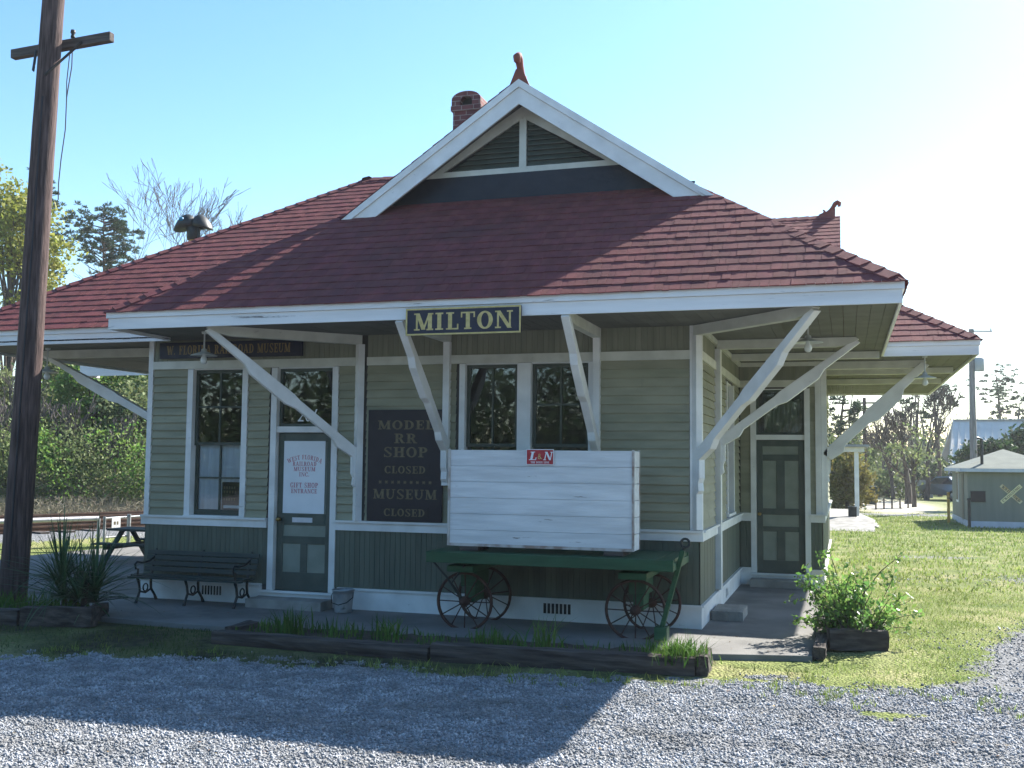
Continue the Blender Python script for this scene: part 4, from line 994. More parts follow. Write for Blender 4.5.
# ================================================================== TIMBER PLANTERS
def tie(mb, p, q, w, h, m=0, mt=None):
    p = Vector(p); q = Vector(q); d = q - p; n = max(3, int(d.length / .14)); side = Vector((-d.y, d.x, 0)).normalized()
    ringn = 12; V = []
    prof = []
    for k in range(ringn):
        t = 2 * math.pi * k / ringn + .26; c, s = math.cos(t), math.sin(t)
        e = max(abs(c), abs(s)); prof.append((c / e * .5 * (.93 if abs(abs(c) - abs(s)) < .3 else 1), s / e * .5 * (.93 if abs(abs(c) - abs(s)) < .3 else 1)))
    for i in range(n + 1):
        b = p + d * (i / n)
        for (a, z) in prof:
            V.append(b + side * (a * w + rr.uniform(-.007, .007)) + Vector((0, 0, h / 2 + z * h + rr.uniform(-.008, .006))))
    F = []
    for i in range(n):
        for k in range(ringn): F.append([i * ringn + k, i * ringn + (k + 1) % ringn, (i + 1) * ringn + (k + 1) % ringn, (i + 1) * ringn + k])
    F += [list(range(ringn))[::-1], [n * ringn + k for k in range(ringn)]]
    mb.add(V, F, m)
def planter(name, label, loc, ties, soil):
    t = thing(name, label, 'planter', loc)
    for p, q, w, h in ties:
        mb = MB(); tie(mb, p, q, w, h); mb.build('timber', 'tie' if abs(q[0] - p[0]) > abs(q[1] - p[1]) else 'tie_end', t)
    x0, x1, y0, y1, z = soil
    mb = MB(); nx, ny = max(4, int((x1 - x0) / .12)), max(3, int((y1 - y0) / .12))
    V = [(x0 + (x1 - x0) * i / nx, y0 + (y1 - y0) * j / ny, z + rr.uniform(-.015, .02)) for j in range(ny + 1) for i in range(nx + 1)]
    mb.add(V, [[j * (nx + 1) + i, j * (nx + 1) + i + 1, (j + 1) * (nx + 1) + i + 1, (j + 1) * (nx + 1) + i] for j in range(ny) for i in range(nx)])
    mb.build('soil', 'soil', t)
    return t
planter('timber_planter', 'long low planter of old railway ties in front of the wagon', (-3.9, 10.1, GZ),
        [((-6.48, 9.98, GZ), (-3.95, 9.88, GZ), .2, .14), ((-3.93, 9.88, GZ), (-1.36, 10.06, GZ), .2, .18), ((-1.29, 10.0, GZ), (-1.31, 10.5, GZ), .12, .2), ((-6.4, 10.15, GZ), (-6.42, 10.6, GZ), .18, .16)],
        (-6.35, -1.36, 10.04, 10.74, .05))
planter('timber_planter', 'black tie planter holding spiky yuccas beside the utility pole', (-9.4, 10.6, GZ),
        [((-11.8, 10.0, GZ), (-9.26, 10.2, GZ), .2, .19), ((-9.24, 10.2, GZ), (-8.42, 10.42, GZ), .2, .23), ((-8.62, 10.56, GZ), (-8.95, 11.2, GZ), .18, .16)],
        (-11.6, -8.8, 10.28, 11.2, .06))
planter('timber_planter', 'dark tie planter with a leafy shrub at the right end of the pavement', (0, 12.3, GZ),
        [((-.19, 11.99, GZ), (.40, 12.12, GZ), .19, .22), ((-.27, 11.33, GZ), (-.255, 14.7, GZ), .13, .12), ((.36, 12.24, GZ), (.34, 13.0, GZ), .16, .2)],
        (-.2, .3, 12.08, 14.2, .10))

# ================================================================== PLANTS
def hsh(i, j, s):
    v = np.sin(i * 127.1 + j * 311.7 + s * 74.7) * 43758.5453; return v - np.floor(v)
def vnoise(x, y, s=0):
    xi, yi = np.floor(x), np.floor(y); fx, fy = x - xi, y - yi; fx = fx * fx * (3 - 2 * fx); fy = fy * fy * (3 - 2 * fy)
    return (hsh(xi, yi, s) * (1 - fx) + hsh(xi + 1, yi, s) * fx) * (1 - fy) + (hsh(xi, yi + 1, s) * (1 - fx) + hsh(xi + 1, yi + 1, s) * fx) * fy
def fbm(x, y, s=0): return .5 * vnoise(x, y, s) + .27 * vnoise(x * 2.1, y * 2.1, s + 1) + .15 * vnoise(x * 4.3, y * 4.3, s + 2) + .08 * vnoise(x * 9, y * 9, s + 3)
def at(px, D):
    d = CR * ((px - 512) / 1048) + CF
    return d.x * D, d.y * D
def hz(px): return 461 + (px - 512) * .0099
def zat(px, py, D): return 1.95 + (hz(px) - py) / 1048 * D

def leaf_mesh(name, pts, size, material, aspect=.6, up=0.0):
    pts = np.asarray(pts, np.float64); n = len(pts)
    a = rng.normal(size=(n, 3)); a[:, 2] += up; a /= np.linalg.norm(a, axis=1)[:, None]
    b = rng.normal(size=(n, 3)); b -= a * (a * b).sum(1)[:, None]; b /= np.linalg.norm(b, axis=1)[:, None]
    s = size * rng.uniform(.6, 1.3, n)[:, None]
    v = np.empty((n, 4, 3)); v[:, 0] = pts - a * s; v[:, 1] = pts + b * s * aspect; v[:, 2] = pts + a * s; v[:, 3] = pts - b * s * aspect
    return np_mesh(name, v.reshape(-1, 3), 4, np.arange(n * 4), material)

def clumps(center, rad, n, r=None, hollow=.45, flat=.85, seed=0):
    """clump centres filling an uneven ellipsoid"""
    g = np.random.default_rng(seed + 101); out = []
    ph = g.uniform(0, 6.28, 6)
    while len(out) < n:
        d = g.normal(size=3); d /= np.linalg.norm(d)
        az = math.atan2(d[1], d[0])
        lump = 1 + .22 * math.sin(2 * az + ph[0]) + .17 * math.sin(3 * az + ph[1] + 3 * d[2]) + .15 * math.sin(5 * d[2] + ph[2])
        q = d * g.uniform(hollow, 1.0) ** .6 * lump
        if d[2] < -.55 and g.random() < .5: continue
        out.append(np.array(center) + q * np.array(rad))
    return np.array(out)

def tree(name, label, px, D, py_c, rx, rz, mat_leaf, bark='bark', nclump=60, nleaf=110, lsize=.16, csize=.45, trunk_r=.16, seed=1, group=None, cat='tree', lean=0.0, base_z=None, spread=1.0, lobes=None):
    x, y = at(px, D); zc = zat(px, py_c, D)
    R = rx / 1048 * D; Rz = rz / 1048 * D
    bz = GZ if base_z is None else base_z
    t = thing(name, label, cat, (x, y, bz), group)
    g = np.random.default_rng(seed)
    cs = clumps((x, y, zc), (R, R, Rz), nclump, seed=seed)
    cs[:, 2] = np.maximum(cs[:, 2], bz + .25)
    P = []
    for c in cs:
        k = int(nleaf * g.uniform(.5, 1.4)); sg = csize * g.uniform(.6, 1.25)
        P.append(c + g.normal(size=(k, 3)) * np.array([sg, sg, sg * .6]) * spread)
    P = np.concatenate(P); P = P[P[:, 2] > bz + .02]
    obj_of('crown', leaf_mesh('crown', P, lsize, mat_leaf), t)
    m = MB(); top = np.array([x + lean * R, y, zc + Rz * .35]); b0 = np.array([x - lean * R * .4, y, bz - .05])
    mid = [b0 + (top - b0) * k + np.array([math.sin(k * 5 + seed), math.cos(k * 4 + seed), 0]) * R * .05 * (k > 0) for k in (0, .2, .45, .7, 1)]
    m.tube(mid, [trunk_r * 1.25, trunk_r, trunk_r * .8, trunk_r * .55, trunk_r * .2], 8)
    for c in cs[::max(1, len(cs) // 26)]:
        k = g.uniform(.3, .85); s0 = b0 + (top - b0) * k
        if s0[2] > c[2] - .05: s0 = b0 + (top - b0) * max(.2, k * .5)
        h = (s0 + c) / 2 + np.array([0, 0, .12 * np.linalg.norm(c - s0)])
        m.tube([s0, h, c], [trunk_r * .38, trunk_r * .22, trunk_r * .08], 5, cap=False)
    m.build('trunk', bark, t)
    return t

def pine(name, label, px, D, py_top, py_low, rx, seed, py_base=None, n_br=34, group='tall pines behind the station', trunk_r=.17, sparse=1.0, lean=.3):
    x, y = at(px, D); zt = zat(px, py_top, D); zl = zat(px, py_low, D); R = rx / 1048 * D
    t = thing(name, label, 'pine tree', (x, y, GZ), group)
    g = np.random.default_rng(seed); m = MB()
    tr = [np.array([x + lean * math.sin(k * 3.1 + seed) * (k), y, GZ + (zt - .3 - GZ) * k]) for k in (0, .25, .5, .7, .85, 1)]
    m.tube(tr, [trunk_r, trunk_r * .85, trunk_r * .7, trunk_r * .5, trunk_r * .32, trunk_r * .1], 8)
    P = []; A = []
    def ontrunk(z):
        k = (z - GZ) / (zt - .3 - GZ) * 5 if zt > GZ else 0
        ks = [0, .25, .5, .7, .85, 1]; kk = min(.999, max(0, (z - GZ) / (zt - .3 - GZ)))
        for i in range(5):
            if kk <= ks[i + 1]: return tr[i] + (tr[i + 1] - tr[i]) * ((kk - ks[i]) / (ks[i + 1] - ks[i]))
    for i in range(n_br):
        f = (i + g.uniform(0, 1)) / n_br; z0 = zl + (zt - zl) * f * .93
        prof = (math.sin(math.pi * min(1, .18 + f * .82)) ** .7) * g.uniform(.5, 1.05)
        az = g.uniform(0, 6.283); L = R * prof
        s0 = ontrunk(z0); e = s0 + np.array([math.cos(az) * L, math.sin(az) * L, L * g.uniform(.15, .55)])
        h = (s0 + e) / 2 - np.array([0, 0, .06 * L])
        m.tube([s0, h, e], [trunk_r * .28, trunk_r * .18, trunk_r * .08], 5, cap=False)
        for q in range(int(max(2, 9 * sparse * L / max(R, .1)))):
            c = h + (e - h) * g.uniform(.1, 1.1) + g.normal(size=3) * .17 * R * .6
            k = 36; dirs = g.normal(size=(k, 3)); dirs[:, 2] = np.abs(dirs[:, 2]) * .8 - .1; dirs /= np.linalg.norm(dirs, axis=1)[:, None]
            ln = .30 * g.uniform(.7, 1.1)
            P.append(np.repeat(c[None], k, 0)); A.append(dirs * ln)
    P = np.concatenate(P); A = np.concatenate(A); n = len(P)
    b = np.cross(A, g.normal(size=(n, 3))); b /= np.linalg.norm(b, axis=1)[:, None]; b *= .02 * D / 55
    v = np.empty((n, 4, 3)); v[:, 0] = P - b * .6; v[:, 1] = P + A * .6 + b * -1; v[:, 2] = P + A; v[:, 3] = P + A * .6 + b
    obj_of('crown', np_mesh('crown', v.reshape(-1, 3), 4, np.arange(n * 4), 'pine'), t)
    m.build('trunk', 'pinebark', t)
    return t

def bare(name, label, px, D, py_top, spread, seed, depth=6, r0_=.12, group=None, material='bare', fork=.42, lean=(0, 0), split0=.30, centre=False, sparse=False):
    x, y = at(px, D); H = zat(px, py_top, D) - GZ
    g = random.Random(seed); t = thing(name, label, 'tree', (x, y, GZ), group); m = MB(); tw = MB()
    def grow(p, d, L, r, k):
        n = 4; pts = [p]; rs = [r]; dd = d.copy()
        for i in range(n):
            dd = (dd + Vector((g.gauss(0, .10), g.gauss(0, .10), g.gauss(.02, .06)))).normalized()
            pts.append(pts[-1] + dd * L / n); rs.append(max(.011 if sparse else .013, r * (1 - .38 * (i + 1) / n)))
        (m if k >= depth - 2 else tw).tube(pts, rs, 7 if k > depth - 2 else 4, cap=False)
        if k <= 0: return
        for j in range((g.choice((2, 2, 3, 3)) if k < depth else 3) if sparse else (g.choice((2, 3, 3)) if k < depth else 4)):
            a = g.uniform(.25, .85) * fork * 2
            ax = Vector((g.gauss(0, 1), g.gauss(0, 1), g.gauss(0, .35))).normalized()
            nd = (dd * math.cos(a) + ax * math.sin(a) * spread).normalized(); nd.z += .10; nd.normalize()
            q = pts[-1] if j == 0 else pts[g.choice((2, 3, 4))]
            grow(q, nd, L * g.uniform(.62, .82), rs[-1] * g.uniform(.62, .85), k - 1)
    grow(Vector((x, y, GZ - .05)), Vector((lean[0], lean[1], 1)).normalized(), H * split0, r0_, depth)
    m.build('trunk', material, t); tw.build('branches', material, t)
    if centre:
        vx = np.array([v for v in tw.v]) - np.array([x, y, 0]); off = vx[:, 0] * CR.x + vx[:, 1] * CR.y
        sh_ = -float(off.mean()); t.location = (x + CR.x * sh_, y + CR.y * sh_, GZ)
    return t

# ---- trees left of the station, beyond the railway
tree('broadleaf_tree', 'tall yellow-green spring tree rising behind the utility pole', 6, 48, 238, 38, 66, 'leaf_yel', nclump=80, nleaf=120, lsize=.11, csize=.45, trunk_r=.2, seed=5)
pine('pine_tree', 'dark pine standing behind the yellow-green tree at the left edge', 34, 60, 152, 300, 34, 21, n_br=44)
pine('pine_tree', 'slender pine with an open round crown left of the station roof', 104, 62, 202, 275, 40, 8, n_br=60, lean=.5)
bare('bare_tree', 'leafless tree with fine upright twigs behind the roof and signal lamps', 160, 52, 140, .75, 3, depth=7, r0_=.14, fork=.40, split0=.29, centre=True, sparse=True)
bare('bare_tree', 'smaller leafless tree between the slender pine and the signal lamps', 168, 50, 180, .8, 5, depth=6, r0_=.10, fork=.40, split0=.29, centre=True, sparse=True)
bare('bare_tree', 'leafless tree with reddish grey trunk at the left edge of the thicket', 4, 40, 330, .8, 31, depth=5, r0_=.10, fork=.34)
thick = [('bright green bushy tree seen below the left wing eave', 98, 43, 395, 34, 52, 'leaf_mid', 3, 90),
         ('olive green bushy tree beside the left corner of the station', 142, 41, 428, 30, 44, 'leaf_olive', 4, 80),
         ('olive bushy tree just right of the utility pole foot', 56, 45, 418, 30, 52, 'leaf_olive', 6, 70),
         ('tall olive bush left of the utility pole', 6, 42, 432, 28, 60, 'leaf_olive', 7, 80),
         ('tangled dark green tree behind the bright green one', 128, 52, 375, 34, 60, 'leaf_dark', 9, 60),
         ('light green young tree rising between pole and left eave', 54, 47, 345, 22, 52, 'leaf_yel', 10, 44)]
for lb, px, D, py, rx, rz, mt, sd, nc in thick:
    tree('bushy_tree', lb, px, D, py, rx, rz, mt, nclump=nc, nleaf=170, lsize=.085, csize=.32, trunk_r=.10, seed=sd, group='bushy trees beyond the railway')
for i, (px, D, mt) in enumerate(((-60, 40, 'leaf_mid'), (-130, 42, 'leaf_olive'), (-210, 44, 'leaf_dark'), (185, 44, 'leaf_mid'), (235, 48, 'leaf_dark'))):
    tree('bushy_tree', 'green bushy tree beyond the railway, outside the view past the thicket', px, D, 400, 40, 60, mt, nclump=50, nleaf=60, lsize=.16, csize=.4, trunk_r=.1, seed=40 + i, group='bushy trees beyond the railway')
for i, (px, D_0, py_) in enumerate(((14, 38, 380), (66, 39, 400), (88, 39, 420), (118, 38, 410), (136, 39, 395))):
    bare('bare_sapling', ('pale leafless sapling left of the utility pole foot', 'pale leafless sapling just right of the utility pole', 'short pale sapling above the yucca', 'pale forked sapling above the picnic table', 'pale sapling close to the station corner')[i], px, D_0, py_, .8, 120 + i, depth=5, r0_=.06, fork=.3, split0=.33, group='bare saplings on the bank')
# dry brush on the bank behind the tracks
P = []
for i in range(800):
    px = rng.uniform(-230, 260); D = rng.uniform(33, 40); x, y = at(px, D)
    h = rng.uniform(.2, 1.0) * (1.5 if D > 36 else .7)
    k = 80; q = np.array([x, y, 0]) + rng.normal(size=(k, 3)) * np.array([.45, .45, 0]); q[:, 2] = rng.uniform(0, 1, k) ** 1.3 * h
    P.append(q)
P = np.concatenate(P)
o = obj_of('dry_brush', leaf_mesh('dry_brush', P, .12, 'brush', aspect=.08, up=.8)); tag(o, 'tan dry brush covering the bank behind the railway', 'brush', kind='stuff')
P = np.concatenate([np.array([*at(rng.uniform(-230, 260), rng.uniform(36, 41)), rng.uniform(.3, 2.6)]) + rng.normal(size=(200, 3)) * np.array([.6, .6, .45]) for i in range(330)])
P = P[P[:, 2] > 0]
pt_ = fbm(P[:, 0] * .45 + P[:, 2] * .3, P[:, 1] * .45, 52) > .50
o = obj_of('undergrowth', leaf_mesh('undergrowth', P[~pt_], .06, 'leaf_olive')); tag(o, 'olive undergrowth along the foot of the thicket', 'undergrowth', kind='stuff')
o = obj_of('undergrowth', leaf_mesh('undergrowth', P[pt_], .06, 'leaf_mid')); tag(o, 'fresh green patches of undergrowth in front of the thicket', 'undergrowth', kind='stuff')

# ---- trees on the right
pine('pine_tree', 'tall pine with an open crown right of the grey utility pole', 998, 92, 366, 425, 34, 51, n_br=26, trunk_r=.2)
pine('pine_tree', 'pine at the right edge behind the metal barn', 1040, 94, 372, 432, 34, 52, n_br=26)
pine('pine_tree', 'sparse pine just left of the grey utility pole', 938, 66, 372, 424, 26, 53, n_br=18, sparse=.7, trunk_r=.16)
pine('pine_tree', 'sparse pine with a twin trunk look behind the dead tree', 918, 70, 380, 430, 22, 54, n_br=14, sparse=.6, trunk_r=.14)
pine('pine_tree', 'pine seen between the station corner and the strut', 838, 58, 385, 450, 26, 55, n_br=22)
bare('dead_tree', 'dark dead tree with heavy crooked limbs on the right lawn edge', 906, 54, 385, 1.1, 61, depth=6, r0_=.20, material='bark', fork=.45, lean=(.18, 0))
bare('dead_tree', 'slim dead tree with a broken crown left of the crooked one', 892, 60, 398, .9, 64, depth=6, r0_=.13, material='bark', fork=.4)
for k_, (px_, D_0, py_) in enumerate(((868, 75, 425), (882, 85, 418), (920, 82, 405), (950, 88, 412))):
    bare('bare_tree', ('pale leafless tree in the far woods above the wheeled bin', 'pale leafless tree in the far woods above the sandy clearing', 'tall pale leafless tree far behind the dead trees', 'pale leafless tree just left of the metal barn')[k_], px_, D_0, py_, .8, 90 + k_, depth=5, r0_=.16, fork=.33, split0=.34)
bare('bare_tree', 'leafless forked tree behind the parked car', 924, 60, 378, .9, 67, depth=6, r0_=.17, material='bark', fork=.36)
tree('young_tree', 'thin-leaved olive tree in front of the far woods', 912, 50, 456, 22, 28, 'leaf_olive', nclump=18, nleaf=22, lsize=.10, csize=.3, trunk_r=.10, seed=71)
tree('young_tree', 'golden green tree hung with vines behind the loading dock', 846, 45, 484, 18, 34, 'leaf_gold', nclump=60, nleaf=110, lsize=.07, csize=.25, trunk_r=.1, seed=72)
tree('young_tree', 'dark evergreen tree between dock and station wall', 834, 47, 474, 18, 38, 'leaf_olive', nclump=50, nleaf=110, lsize=.08, csize=.28, trunk_r=.1, seed=73)
for i, (px, D, py, rx, rz, mt, lb) in enumerate(((888, 62, 487, 26, 13, 'leaf_olive', 'low pale green bush behind the sandy clearing'), (862, 64, 470, 18, 28, 'leaf_olive', 'olive bush left of the sandy clearing'),
        (974, 47, 457, 12, 8, 'leaf_dark', 'dark shrub behind the left end of the shed roof'), (992, 47, 452, 13, 9, 'leaf_dark', 'dark shrub behind the shed roof peak'), (1024, 48, 446, 12, 13, 'leaf_dark', 'dark shrub behind the right end of the shed roof'),
        (930, 68, 478, 22, 20, 'leaf_dark', 'dark bush behind the parked car'))):
    tree('bush', lb, px, D, py, rx, rz, mt, nclump=34, nleaf=70, lsize=.11, csize=.28, trunk_r=.05, seed=80 + i, group='bushes at the far edge of the lawn', cat='bush')
# far woods on the horizon (one mass), and the woods across the street behind the photographer
P = []
def wood_band(pxs, Ds, hs, n, sg):
    for i in range(n):
        px = rng.uniform(*pxs); D = rng.uniform(*Ds); x, y = at(px, D); h = rng.uniform(*hs) * rng.uniform(.5, 1)
        k = 40; P.append(np.array([x, y, 0]) + np.column_stack([rng.normal(0, sg, k), rng.normal(0, sg, k), rng.uniform(0, 1, k) ** .8 * h]))
wood_band((780, 1250), (85, 130), (2.5, 6.5), 520, 1.4); wood_band((-300, 420), (75, 120), (3, 9), 500, 1.8)
o = obj_of('woods', leaf_mesh('woods', np.concatenate(P), .30, 'leaf_olive')); tag(o, 'hazy olive woods closing the horizon beyond lawn and railway', 'woods', kind='stuff')
m = MB()
for i in range(150):
    px = rng.uniform(800, 1250) if i % 2 else rng.uniform(-300, 400); D = rng.uniform(80, 125); x, y = at(px, D); h = rng.uniform(5, 10)
    m.tube([(x, y, 0), (x + rng.normal(0, .3), y, h * .6), (x + rng.normal(0, .5), y, h)], [.12, .09, .03], 4, cap=False)
o = m.build('woods_trunks', 'bare'); tag(o, 'grey stems of the woods on the horizon', 'woods', kind='stuff')
P = []
for i in range(1100):
    a = rng.uniform(-1.15, 1.0); D = rng.uniform(34, 52); x, y = math.sin(a) * D - 3, -math.cos(a) * D + 4
    h = rng.uniform(3, 14); k = 100; P.append(np.array([x, y, 0]) + np.column_stack([rng.normal(0, 1.3, k), rng.normal(0, 1.3, k), rng.uniform(0, 1, k) * h]))
o = obj_of('woods', leaf_mesh('woods', np.concatenate(P), .22, 'leaf_dark')); tag(o, 'dark woods across the street mirrored in the window panes', 'woods', kind='stuff')

# ---- yuccas, shrub, weeds
def yucca(name, label, x, y, z, n, L, seed, heads):
    t = thing(name, label, 'plant', (x, y, z)); g = np.random.default_rng(seed); V = []; F = []
    for h in range(heads):
        hx, hy, hz_ = x + g.normal(0, .24), y + g.normal(0, .14), z + g.uniform(.05, .42)
        for i in range(n):
            az = g.uniform(0, 6.283); el = g.uniform(.15, 1.45); l = L * g.uniform(.6, 1.1); w = .013 * g.uniform(.7, 1.3)
            d = np.array([math.cos(az) * math.cos(el), math.sin(az) * math.cos(el), math.sin(el)]); s = np.array([-math.sin(az), math.cos(az), 0])
            p = np.array([hx, hy, hz_]); k = 6; o = len(V); droop = g.uniform(.02, .16) * (1.3 - el * .7)
            if g.random() < .35: droop *= 3.2
            for j in range(k + 1):
                u = j / k; q = p + d * l * u - np.array([0, 0, droop * l * u * u * 2.2]); ww = w * (1 - u ** 1.6) + .001
                V += [q - s * ww, q + np.array([0, 0, -ww * .5]), q + s * ww]
            for j in range(k):
                a = o + j * 3; F += [a, a + 1, a + 4, a + 3, a + 1, a + 2, a + 5, a + 4]
    obj_of('leaves', np_mesh('leaves', np.array(V), 4, F, 'yucca', True), t)
    m = MB()
    for h in range(3): m.tube([(x + (h - 1) * .13, y, z - .05), (x + (h - 1) * .17, y + .03, z + .4)], [.035, .03], 7)
    m.build('stem', 'bark', t); return t
yucca('yucca', 'big spiky yucca in the black tie planter left of the bench', -8.98, 10.72, .05, 40, 1.0, 4, 7)
yucca('yucca', 'smaller yucca behind the utility pole at the left edge', -10.85, 10.6, .05, 26, .62, 4, 3)

sh = thing('leafy_shrub', 'leafy green shrub in the tie planter at the pavement end', 'shrub', (.08, 12.45, .08))
g = np.random.default_rng(9); m = MB(); P = []
for i in range(80):
    az = g.uniform(0, 6.283); el = g.uniform(.2, 1.5); L = g.uniform(.42, .95) * (1.35 if g.random() < .06 else 1)
    b = Vector((.08 + g.normal(0, .10), 12.45 + g.normal(0, .14), .08)); d = Vector((math.cos(az) * math.cos(el) * .8, math.sin(az) * math.cos(el) * .8, math.sin(el)))
    pts = [b + d * L * u + Vector((g.normal(0, .018), g.normal(0, .018), -.10 * u * u * L)) for u in (0, .25, .5, .75, 1)]
    m.tube(pts, [.007, .006, .005, .004, .002], 5, cap=False)
    for k in range(int(38 * L / .7)):
        u = g.uniform(.22, 1.02) * 4; j = min(3, int(u)); q = pts[j] + (pts[j + 1] - pts[j]) * (u - j); P.append(np.array(q) + g.normal(0, .035, 3))
for (tx, ty, tz) in ((-.62, 12.1, .42), (-.55, 12.2, .62), (-.2, 12.3, 1.02), (.62, 12.6, .95)):
    b = Vector((.0, 12.4, .2)); e = Vector((tx, ty, tz)); pts = [b + (e - b) * u + Vector((0, 0, .12 * math.sin(u * 3.1))) for u in (0, .3, .6, .85, 1)]
    m.tube(pts, [.007, .006, .005, .004, .002], 5, cap=False)
    for k in range(34): u = g.uniform(.35, 1.02); P.append(np.array(b + (e - b) * u) + np.array([0, 0, .12 * math.sin(u * 3.1)]) + g.normal(0, .03, 3))
obj_of('leaves', leaf_mesh('leaves', np.array(P), .033, 'shrub', aspect=.5), sh); m.build('stem', 'bark', sh)

def blades(name, xy, z, hts, wid, material, label, cat, lean=.35, zf=None, parent=None):
    n = len(xy); az = rng.uniform(0, 6.283, n); h = hts
    base = np.column_stack([xy, np.full(n, z) if np.isscalar(z) else z]); side = np.column_stack([-np.sin(az), np.cos(az), np.zeros(n)]) * (wid * rng.uniform(.6, 1.3, n))[:, None]
    dr_ = rng.uniform(0, 6.283, n); le = np.abs(rng.normal(0, lean, n))
    mid = base + np.column_stack([np.cos(dr_) * le * h * .35, np.sin(dr_) * le * h * .35, h * .6])
    tip = base + np.column_stack([np.cos(dr_) * le * h, np.sin(dr_) * le * h, h])
    v = np.empty((n, 5, 3)); v[:, 0] = base - side; v[:, 1] = base + side; v[:, 2] = mid + side * .75; v[:, 3] = mid - side * .75; v[:, 4] = tip
    o5 = np.arange(n)[:, None] * 5
    idx = np.concatenate([o5 + np.array([[0, 1, 2]]), o5 + np.array([[0, 2, 3]]), o5 + np.array([[3, 2, 4]])], 1).ravel()
    o = obj_of(name, np_mesh(name, v.reshape(-1, 3), 3, idx, material), parent)
    if parent is None: tag(o, label, cat, kind='stuff')
    return o
# weeds in the long planter, around the yuccas, and one bright tuft in the sun
n = 2600
xs = rng.uniform(-6.35, -1.4, n); ys = rng.uniform(10.02, 10.75, n)
dens = .12 + .7 * (np.sin(xs * 3.1) * .5 + .5) * (np.sin(xs * 7.3 + ys * 5) * .5 + .5)
k = rng.uniform(0, 1, n) < dens
hs = rng.uniform(.04, .17, n) * (.5 + .9 * dens)
blades('weeds', np.column_stack([xs, ys])[k], .05, hs[k], .008, 'weed', 'green weeds growing in the long tie planter', 'weeds')
n = 900; xs = rng.uniform(-11.5, -8.9, n); ys = rng.uniform(10.3, 11.1, n)
blades('weeds', np.column_stack([xs, ys]), .05, rng.uniform(.08, .26, n), .008, 'weed', 'dark weeds below the yuccas in the black planter', 'weeds')
n = 420
tf = thing('grass_tuft', 'bright sunlit tuft of grass at the right end of the long planter', 'grass tuft', (-1.5, 10.1, .08))
blades('blades', rng.normal(0, 1, (n, 2)) * np.array([.11, .10]) + np.array([-1.5, 10.12]), .06, rng.uniform(.10, .27, n), .007, 'weed', '', '', lean=.7, parent=tf)
for (x, y, hh, nn_) in ((-2.9, 10.2, .38, 40), (-5.75, 10.35, .30, 70), (-4.6, 10.3, .26, 60)):
    tf = thing('weed_clump', {-2.9: 'thin tall weed in the planter below the foundation vent', -5.75: 'leafy weed in the planter left of the bucket', -4.6: 'weed clump in the planter below the left wagon wheels'}[x], 'weed', (x, y, .08), 'weed clumps in the long planter')
    blades('blades', rng.normal(0, .09, (nn_, 2)) + np.array([x, y]), .06, rng.uniform(.5, 1.05, nn_) * hh, .009, 'weed', '', '', lean=.55, parent=tf)

# ================================================================== GROUND
def gravel_mask(x, y):
    yb = np.interp(x, [-30, -9, -8, -6.2, -3.9, -1.3, -.2, .6, 1.0, 1.4, 2.0, 3.2, 8], [8.2, 8.5, 8.65, 9.2, 9.4, 9.66, 10.0, 9.95, 10.7, 12.0, 14.2, 15.6, 16.2])
    e = (yb - y) + (fbm(x * 1.1, y * 1.1, 5) - .5) * (1.0 + .7 * (x > -1)) + (fbm(x * 5, y * 5, 8) - .5) * .9
    g = np.clip(e / (.35 + 1.7 * np.clip((x - .5) / .8, 0, 1)) + .5, 0, 1)
    gp = np.exp(-(((x - .45) / .45) ** 2 + ((y - 9.0) / .22) ** 2)); g = g * (1 - np.clip((gp * (fbm(x * 7, y * 9, 3) * 2.2) - .45) * 1.6, 0, .95))
    # thin gravel spread through the lawn
    p = np.clip((fbm(x * .8 + 3, y * .55, 21) - .38 - .010 * np.clip(y - 9.6, 0, 30)) * 5, 0, 1) * np.clip((x - .9) / 1.0, 0, 1) * np.clip((16 - y) / 5, 0, 1) * .62
    band = (np.exp(-((y - 19.5 - .3 * x) / .9) ** 2) + np.exp(-((y - 24 - .3 * x) / .8) ** 2)) * np.clip((x - .3) / .4, 0, 1) * np.clip(fbm(x * .6, y * .6, 33) * 2 - .3, 0, 1)
    road = np.exp(-((y - 44.5 - .12 * x) / 1.3) ** 2) * (x > -.5)
    # railway ballast on the left
    dx, dy = x + 19.4, y - 22.0; across = dx * .934 - dy * .358
    bal = np.clip((4.2 - np.abs(across + .2)) / .7, 0, 1)
    return np.clip(np.maximum.reduce([g, p, band * .55, road * .8, bal]), 0, 1)
def sand_mask(x, y):
    return np.clip(np.exp(-(((x - 2.0) / 2.0) ** 2 + ((y - 54) / 7) ** 2)) * 2.0 - .3 + .3 * fbm(x, y * .5, 4), 0, 1) * (y > 45)
def height(x, y):
    h = GZ + .03 * (fbm(x * .5, y * .5, 40) - .5) + .018 * (fbm(x * 3, y * 3, 44) - .5) * (y < 12)
    dx, dy = x + 19.4, y - 22.0; across = dx * .934 - dy * .358
    h = h + .22 * np.clip((4.6 - np.abs(across + .2)) / 1.2, 0, 1)
    bank = np.clip((-across - 6.5) / 6, 0, 1) * (x < -8); h = h + 1.0 * bank * bank
    flat = (x > -16) & (x < .2) & (y > 10.6) & (y < 30)
    return np.where(flat, np.minimum(h, GZ - .02), h)
def axis(dense0, dense1, step, far):
    a = [dense0]; 
    while a[-1] < dense1: a.append(a[-1] + step)
    s = step
    while a[-1] < far: s *= 1.22; a.append(a[-1] + s)
    b = [dense0]; s = step
    while b[-1] > -far: s *= 1.22; b.append(b[-1] - s)
    return np.array(b[:0:-1] + a)
gx = axis(-14, 7, .09, 2500); gyy = axis(3.5, 16, .08, 2500)
def refine(a, lo, hi, st): return np.unique(np.concatenate([a[(a < lo) | (a > hi)], np.arange(lo, hi, st)]))
